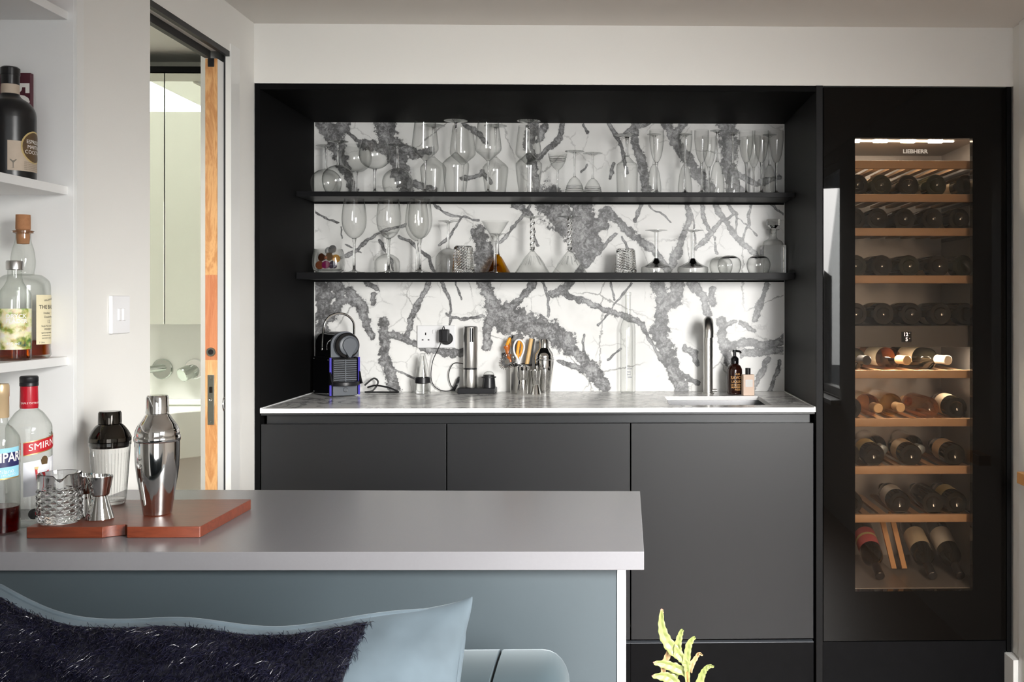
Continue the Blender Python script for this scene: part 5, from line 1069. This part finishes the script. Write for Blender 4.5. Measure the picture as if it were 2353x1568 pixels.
vs = []; lv = [(0.0375, H0), (0.0385, H0 + 0.003), (0.0385, 0.094), (0.0365, 0.095), (0.0350, 0.088), (0.0345, 0.060), (0.0335, 0.016), (0.0001, 0.014)]
for i, (r, z) in enumerate(lv):
    for k in range(n):
        a = 2 * PI * k / n; g = math.exp(-((((a + PI) % (2 * PI)) - PI) / 0.20) ** 2) if 1 < i < 5 else 0.0
        rr = r + g * 0.006; vs.append((rr * math.sin(a), -rr * math.cos(a), z - g * (0.012 if i in (2, 3) else 0.0)))
mb.add(vs, [(i * n + k, i * n + (k + 1) % n, (i + 1) * n + (k + 1) % n, (i + 1) * n + k) for i in range(len(lv) - 1) for k in range(n)], True)
o = mb.build('crystal', 'solid_glass', mg)
# vodka bottle
vx, vy = -0.0330, -1.2800; av = VIEW(vx, vy)
b = thing('vodka_bottle', 'clear vodka bottle with red neck and black cap on the island', 'bottle', (vx, vy, IZ + 0.0003)); r_ = 0.0415
MB().lathe([(0.0001, 0.004), (0.034, 0.003), (0.040, 0.0), (r_, 0.006), (r_, 0.185)] + inner([(r_, 0.185), (0.0395, 0.200), (0.0260, 0.222), (0.0160, 0.232), (0.0145, 0.245)]), 48).build('glass', 'glass_bottle', b)
MB().lathe([(0.0162, 0.232), (0.0168, 0.236), (0.0160, 0.276)], 32).build('neck_sleeve', 'cap_red', b)
MB().lathe([(0.0162, 0.276), (0.0170, 0.277), (0.0170, 0.283), (0.0164, 0.284), (0.0170, 0.285), (0.0170, 0.294), (0.0150, 0.2965), (0.0001, 0.297)], 32).build('cap', 'black_plastic', b)
def slanted(r, z0, z1, a0, a1, tilt, n=28):
    mb = MB(); vs = []
    for i in range(n + 1):
        a = a0 + (a1 - a0) * i / n; dz = (a - a0) * r * tilt; vs += [(r * math.sin(a), -r * math.cos(a), z0 + dz), (r * math.sin(a), -r * math.cos(a), z1 + dz)]
    mb.add(vs, [(2 * i, 2 * i + 2, 2 * i + 3, 2 * i + 1) for i in range(n)], True); return mb
slanted(r_ + 0.0003, 0.1405, 0.1675, av - R(14), av + R(112), 0.16).build('banner_edge', 'gold', b)
slanted(r_ + 0.0006, 0.1425, 0.1660, av - R(13.5), av + R(112), 0.16).build('banner', 'label_red', b)
tx = MB(); text_cyl(tx, 'SMIRNOFF', 0.0185, r_ + 0.0010, 0.1560, av - R(2), 'LEFT', 0.16, 0.0, 1.10); tx.build('brand_lettering', 'ink_white', b)
slanted(r_ + 0.0003, 0.060, 0.128, av - R(14), av + R(100), 0.12).build('label', 'label_white', b)
rr = r_ + 0.0008; a0 = av + R(40)
def cp(a, z): return (rr * math.sin(a0 + a), -rr * math.cos(a0 + a), z)
cr = MB(); cr.add([cp(-0.44, 0.112), cp(-0.30, 0.117), cp(0.0, 0.124), cp(0.45, 0.126), cp(0.40, 0.076), cp(-0.30, 0.070)], [(0, 1, 2, 3, 4, 5)]); cr.build('crest_drapery', 'ink_white', b)
rr = r_ + 0.0011; c2 = MB()
c2.add([cp(-0.46, 0.114), cp(-0.36, 0.113), cp(-0.27, 0.072), cp(-0.33, 0.070)], [(0, 1, 2, 3)]); c2.build('crest_border', 'label_red', b)
c2 = MB(); c2.add([cp(-0.24, 0.104), cp(-0.12, 0.101), cp(0.02, 0.106), cp(0.22, 0.110), cp(0.24, 0.104), cp(0.04, 0.100), cp(-0.12, 0.095), cp(-0.24, 0.098)], [(0, 1, 6, 7), (1, 2, 5, 6), (2, 3, 4, 5)]); c2.build('crest_ribbon', 'label_red', b)
c4 = MB(); c4.add([cp(-0.48, 0.118), cp(-0.30, 0.119), cp(-0.34, 0.112), cp(-0.46, 0.112)], [(0, 1, 2, 3)]); c4.build('crest_finial', 'gold_flat', b)
rr = r_ + 0.0013; c3 = MB(); c3.add([cp(-0.16, 0.122), cp(-0.20, 0.131), cp(-0.13, 0.137), cp(-0.02, 0.139), cp(0.10, 0.137), cp(0.17, 0.132), cp(0.13, 0.122)], [tuple(range(7))]); c3.build('crest_crown', 'brown_disc', b)
tx = MB(); text_cyl(tx, 'No.21', 0.0105, r_ + 0.0012, 0.088, av + R(27), 'LEFT', 0.08, 0.005); tx.build('number', 'ink_black', b)
disc_patch(r_ + 0.0004, 0.026, av + R(12), 0.0105).build('seal', 'ink_black', b); patch(r_ + 0.0006, 0.019, 0.034, av + R(10), av + R(36), 10).build('small_label', 'ink_black', b)
tx = MB(); text_cyl(tx, '1886', 0.009, r_ + 0.0009, 0.0265, av + R(12), 'LEFT'); tx.build('year', 'cap_red', b)
tx = MB(); text_cyl(tx, 'TRIPLE DISTILLED THE No.21', 0.0055, 0.01665, 0.2425, av - R(60), 'LEFT'); tx.build('sleeve_lettering', 'ink_white', b)
# bitter bottle
vx, vy = -0.0420, -1.3640; av = VIEW(vx, vy)
b = thing('bitter_bottle', 'clear bitter bottle with blue label and dark red remains', 'bottle', (vx, vy, IZ + 0.0003)); r_ = 0.0345
MB().lathe([(0.0001, 0.004), (0.027, 0.003), (0.033, 0.0), (r_, 0.005), (r_, 0.172)] + inner([(r_, 0.172), (0.0325, 0.186), (0.0220, 0.202), (0.0140, 0.212), (0.0128, 0.240)]), 44).build('glass', 'glass_bottle', b)
MB().lathe([(0.0001, 0.005), (0.0325, 0.005), (0.0328, 0.052), (0.0001, 0.0522)], 40).build('bitter', 'campari_liquid', b)
MB().lathe([(0.0150, 0.222), (0.0156, 0.224), (0.0152, 0.262), (0.0158, 0.263), (0.0158, 0.283), (0.0145, 0.287), (0.0001, 0.288)], 32).build('cap', 'cap_gold', b)
slanted(r_ + 0.0003, 0.104, 0.162, av - R(120), av + R(62), 0.05, 40).build('label', 'label_sky', b)
slanted(r_ + 0.0005, 0.1030, 0.1055, av - R(120), av + R(62), 0.05, 40).build('gold_line', 'gold', b)
slanted(r_ + 0.0006, 0.126, 0.153, av - R(120), av + R(62), 0.05, 40).build('label_band', 'label_blue', b)
tx = MB(); text_cyl(tx, 'CAMPARI', 0.0250, r_ + 0.0010, 0.1450, av - R(62), 'LEFT', 0.05, 0.02, 0.78); tx.build('brand_lettering', 'ink_white', b)
tx = MB(); text_cyl(tx, 'Milano', 0.0115, r_ + 0.0008, 0.1200, av - R(10), 'LEFT', 0.1); text_cyl(tx, 'MILANO', 0.0055, r_ + 0.0008, 0.1135, av + R(2), 'LEFT', 0.1, 0, 1.3); tx.build('small_lettering', 'label_white', b)

# ================================================================== SOFA AND CUSHION
sf = thing('velvet_sofa', 'teal blue velvet sofa with its rounded back below the island', 'sofa', (0.0, -1.9, 0))
def roundbar(x0, x1, yc, zc, ry, rz, endr):
    """upholstered back: rounded section swept in x with a rounded end"""
    mb = MB(); n = 28; xs = [x0 + (x1 - endr - x0) * i / 4 for i in range(5)] + [x1 - endr + endr * math.sin(PI / 2 * i / 6) for i in range(1, 7)]; vs = []
    for x in xs:
        t = max(0.0, (x - (x1 - endr)) / endr); k = max(0.02, math.sqrt(max(0.0, 1 - t * t))) * 0.25 + 0.75 if t < 1 else 0.62
        for i in range(n):
            a = 2 * PI * i / n; c, s = math.cos(a), math.sin(a); vs.append((x, yc + ry * k * math.copysign(abs(c) ** 0.45, c), zc + rz * k * math.copysign(abs(s) ** 0.45, s)))
    m = len(xs); mb.add(vs, [(i * n + k, i * n + (k + 1) % n, (i + 1) * n + (k + 1) % n, (i + 1) * n + k) for i in range(m - 1) for k in range(n)] + [tuple(range(n)), tuple(range((m - 1) * n, m * n))], True); return mb
segs = [(0.02, 0.27, 0.001), (0.272, 0.55, 0.001), (0.552, 0.83, 0.001), (0.832, 0.955, 0.001), (0.957, 1.066, 0.045)]
for a, b2, e in segs: roundbar(a, b2, 0.13, 0.50, 0.135, 0.202, e if e > 0.01 else 0.004).build('back_panel', 'velvet_sofa', sf)
for x in (0.271, 0.551, 0.831, 0.956): roundbar(x - 0.003, x + 0.003, 0.13, 0.50, 0.130, 0.197, 0.001).build('seam', 'seam', sf)
MB().box(0.03, 1.05, -0.72, 0.0, 0.20, 0.44).build('seat', 'velvet_sofa', sf, 0.04, 4)
MB().box(0.03, 1.05, -0.72, 0.26, 0.10, 0.20).build('base', 'velvet_sofa', sf, 0.01)
for x in (0.08, 1.0):
    for y in (-0.66, 0.2): MB().lathe([(0.014, 0), (0.02, 0.10)], 12, (x, y, 0), cap0=True, cap1=True).build('leg', 'pine', sf)
# cushion: superelliptic pillow with pinched corners, fur panel on its front
CX, CW, CH, CT = 0.500, 0.452, 0.208, 0.082
def cushion_pt(u, v, side, off=0.0):
    """u, v in -1..1 ; side -1 front, +1 back"""
    sag = 1 - 0.19 * (1 - u ** 4) if v > 0 else 1 - 0.10 * (1 - u ** 4)
    pin = 1 - 0.07 * (1 - v ** 4)
    rip = 0.010 * math.sin(9 * u + 1.2) * (0.35 + 0.65 * (v > 0) * v * v) * (1 - u * u)
    k8 = (abs(u) ** 10) * (abs(v) ** 10)
    x = CX + CW * u * pin - math.copysign(0.016 * k8, u); z = 0.644 + CH * v * sag + (rip if v > 0 else 0) * 0.7 + (0.046 * min(1, max(0, (-u - 0.02) / 0.5)) ** 1.5 * v if v > 0 else 0)
    z -= math.copysign(0.006 * k8, v)
    th = (max(0.0, 1 - abs(u) ** 3.2) ** 0.55) * (max(0.0, 1 - abs(v) ** 3.0) ** 0.55)
    wr = (0.006 * math.sin(7 * u + 5 * v) + 0.004 * math.sin(38 * u + 3 * math.sin(4 * v)) * max(0, v) ** 3) * th
    y = -2.005 + 0.10 * (z - 0.66) / 0.2 + side * (CT * th + wr + off)
    return Vector((x, y, z))
cu = thing('velvet_cushion', 'long pale blue velvet cushion with a dark fur panel', 'cushion', (CX, -1.985, 0.45)); C0 = Vector((CX, -1.985, 0.45))
mb = MB(); nu, nv = 96, 48
for side in (-1, 1):
    vs = []
    for j in range(nv + 1):
        for i in range(nu + 1):
            uu = math.sin((i / nu - 0.5) * PI); vv = math.sin((j / nv - 0.5) * PI); vs.append(cushion_pt(uu, vv, side) - C0)
    mb.add(vs, [(j * (nu + 1) + i, j * (nu + 1) + i + 1, (j + 1) * (nu + 1) + i + 1, (j + 1) * (nu + 1) + i) for j in range(nv) for i in range(nu)], True)
mb.build('cover', 'velvet', cu)
rim = []
for i in range(200):
    a = 2 * PI * i / 200
    c, s = math.cos(a), math.sin(a); m_ = max(abs(c), abs(s)); q = (abs(c) ** 9 + abs(s) ** 9) ** (1 / 9); rim.append(cushion_pt(c / q, s / q, 0) - C0)
MB().tube(rim, 0.0045, 8, closed=True).build('piping', 'velvet', cu)
# fur panel: backing patch and tens of thousands of fine hairs
U0, U1, V0, V1 = -0.665, 0.655, -0.80, 0.985
mb = MB(); vs = []
for j in range(25):
    for i in range(41): vs.append(cushion_pt(U0 + (U1 - U0) * i / 40, V0 + (V1 - V0) * (j / 24) ** 0.45, -1, 0.0022) - C0)
mb.add(vs, [(j * 41 + i, j * 41 + i + 1, (j + 1) * 41 + i + 1, (j + 1) * 41 + i) for j in range(24) for i in range(40)], True)
fbk = mb.build('fur_panel', 'fur_base', cu)
NH = 60000; gu, gv = 90, 160; cu_ = np.linspace(U0, U1, gu + 1); cv_ = V0 + (V1 - V0) * np.linspace(0, 1, gv + 1) ** 0.55
G = np.array([[cushion_pt(float(a), float(b_), -1) for a in cu_] for b_ in cv_]); e1 = G[1:, :-1] - G[:-1, :-1]; e2 = G[:-1, 1:] - G[:-1, :-1]; ar = np.linalg.norm(np.cross(e1, e2), axis=2).ravel()
cell = rng.choice(len(ar), NH, p=ar / ar.sum()); ci_, cj_ = cell % gu, cell // gu; fu, fv = rng.uniform(0, 1, NH), rng.uniform(0, 1, NH)
uu = cu_[ci_] + (cu_[ci_ + 1] - cu_[ci_]) * fu; vv = cv_[cj_] + (cv_[cj_ + 1] - cv_[cj_]) * fv
uu = uu * (1 + 0.02 * np.sin(vv * 9) * (uu > 0.5))
base = np.array([cushion_pt(float(a), float(b_), -1, 0.0008) - C0 for a, b_ in zip(uu, vv)])
cl = np.sin(uu * 23 + np.sin(vv * 17) * 2) * 0.5 + np.sin(vv * 31 + uu * 11) * 0.5
dirn = np.stack([0.35 * cl + rng.normal(0, 0.35, NH), -0.85 + rng.normal(0, 0.15, NH), 0.15 + rng.normal(0, 0.40, NH) + 0.35 * cl], 1); dirn /= np.linalg.norm(dirn, axis=1)[:, None]
ln = rng.uniform(0.012, 0.024, NH)[:, None]; sd = np.cross(dirn, np.stack([rng.normal(0, 1, NH), np.full(NH, -0.6), rng.normal(0, 1, NH)], 1)); sd /= np.linalg.norm(sd, axis=1)[:, None]; sd *= 0.00042
mid = base + dirn * ln * 0.55; tip = base + dirn * ln + np.array([0, 0, -1.0]) * ln * 0.22
V_ = np.stack([base - sd, base + sd, mid - sd * 0.9, mid + sd * 0.9, tip], 1).reshape(-1, 3); ix = np.arange(NH)[:, None] * 5
F_ = np.concatenate([ix + np.array([0, 1, 3]), ix + np.array([0, 3, 2]), ix + np.array([2, 3, 4])], 0)
me = bpy.data.meshes.new('fur'); me.from_pydata(V_.tolist(), [], F_.tolist()); me.materials.append(MATS['fur']); fo = bpy.data.objects.new('fur', me); COL.objects.link(fo); fo.parent = cu; fo['kind'] = 'stuff'

# ================================================================== FERN IN FRONT OF THE CABINET
fe = thing('potted_fern', 'yellow green lobed fern growing from a pot beside the island', 'plant', (1.292, -1.20, 0.0)); F0 = Vector((1.292, -1.20, 0))
MB().lathe([(0.0001, 0), (0.062, 0), (0.065, 0.004), (0.085, 0.17), (0.089, 0.172), (0.089, 0.185), (0.081, 0.186), (0.078, 0.165), (0.0001, 0.165)], 36).build('pot', 'pot_grey', fe)
MB().lathe([(0.0001, 0.1655), (0.077, 0.1652)], 24).build('soil', 'soil', fe)
def strip(pts, wds, depth=0.0, m='leaf', name='frond_lobe', curl=0.004, rip=0.0012):
    """leaf blade: tapered strip along a curve in the XZ plane with a folded midrib; real thin solid"""
    c = spline([Vector((x, -1.20 + dy, z)) for x, dy, z in pts], 7); n = len(c); ws = [wds[0] + 0 for _ in range(n)]
    for i in range(n):
        t = i / (n - 1) * (len(wds) - 1); k = min(int(t), len(wds) - 2); ws[i] = wds[k] + (wds[k + 1] - wds[k]) * (t - k)
    vs = []
    for i, p in enumerate(c):
        t = (c[min(i + 1, n - 1)] - c[max(i - 1, 0)]).normalized(); s = Vector((t.z, 0, -t.x)); wv = 1 + 0.10 * math.sin(i * 1.7)
        for q, dy in ((-1, -curl), (-0.5, -curl * 0.3), (0, curl * 0.3), (0.5, -curl * 0.3), (1, -curl)):
            vs.append(p + s * (ws[i] * q * wv) + Vector((0, dy + rip * math.sin(i * 1.3 + q * 3), 0)) - F0)
    mb = MB(); f = [(i * 5 + k, i * 5 + k + 1, (i + 1) * 5 + k + 1, (i + 1) * 5 + k) for i in range(n - 1) for k in range(4)]; mb.add(vs, f, True)
    o = mb.build(name, m, fe); sm = o.modifiers.new('solid', 'SOLIDIFY'); sm.thickness = 0.0006; sm.offset = 0; return o
def PX(x, y): return (1.2205 + (x - 1500) * 0.000915, 0, 0.618 - (y - 1400) * 0.000920)
def P3(x, y, dy=0.0): a = PX(x, y); return (a[0], dy, a[2])
strip([P3(1584, 1600), P3(1580, 1560), P3(1578, 1530), P3(1565, 1510), P3(1545, 1490), P3(1527, 1462), P3(1520, 1430), P3(1521, 1402)], [0.005, 0.005, 0.0065, 0.009, 0.012, 0.0105, 0.0065, 0.0025])
strip([P3(1521, 1409), P3(1521, 1400)], [0.0045, 0.0022], m='leaf_tip', name='frond_tip', curl=0.001)
strip([P3(1558, 1506), P3(1558, 1482), P3(1563, 1460), P3(1568, 1447)], [0.009, 0.0075, 0.0055, 0.0035])
strip([P3(1577, 1526), P3(1580, 1500), P3(1585, 1478), P3(1597, 1464)], [0.009, 0.0070, 0.0065, 0.003])
strip([P3(1578, 1548, 0.004), P3(1555, 1538, 0.006), P3(1528, 1526, 0.0), P3(1503, 1521, -0.004)], [0.007, 0.011, 0.009, 0.003])
strip([P3(1510, 1523, -0.003), P3(1501, 1520, -0.005)], [0.004, 0.001], m='leaf_tip', name='frond_tip', curl=0.001)
strip([P3(1560, 1590, 0.01), P3(1545, 1566, 0.01), P3(1525, 1556, 0.006), P3(1500, 1553, 0.0)], [0.010, 0.012, 0.010, 0.003])
strip([P3(1508, 1554, 0.002), P3(1498, 1553, 0.0)], [0.005, 0.001], m='leaf_tip', name='frond_tip', curl=0.001)
strip([P3(1525, 1556, 0.012), P3(1527, 1530, 0.014), P3(1537, 1508, 0.012), P3(1545, 1490, 0.012)], [0.005, 0.0055, 0.0065, 0.006], m='leaf_brown')
strip([P3(1586, 1548, 0.006), P3(1592, 1528, 0.008), P3(1602, 1512, 0.008), P3(1607, 1504, 0.006), P3(1616, 1508, 0.004)], [0.004, 0.0055, 0.004, 0.0035, 0.001], m='leaf_brown')
strip([P3(1603, 1590, 0.0), P3(1612, 1556, 0.0), P3(1620, 1538, -0.003), P3(1630, 1530, -0.004), P3(1641, 1531, -0.004)], [0.010, 0.0075, 0.0055, 0.0045, 0.0015])
strip([P3(1560, 1562, 0.016), P3(1545, 1556, 0.018), P3(1535, 1568, 0.018)], [0.006, 0.007, 0.004])
for pts in ([(1580, 1545), (1583, 1570), (1588, 1640), (1585, 1800), (1580, 1895)], [(1600, 1595), (1598, 1650), (1592, 1800), (1586, 1895)], [(1556, 1590), (1566, 1680), (1572, 1800), (1574, 1895)]):
    MB().tube(spline([tuple(Vector(P3(*p)) + Vector((0, -1.20, 0)) - F0) for p in pts], 5), 0.0022, 8).build('stalk', 'stem_rust', fe)
# small wooden ledge on the right wall
tag(MB().box(2.3960, 2.4376, -0.30, -0.1665, 0.700, 0.736).build('wall_ledge', 'oak', None, 0.002), 'end of an oak ledge on the right wall', 'ledge')
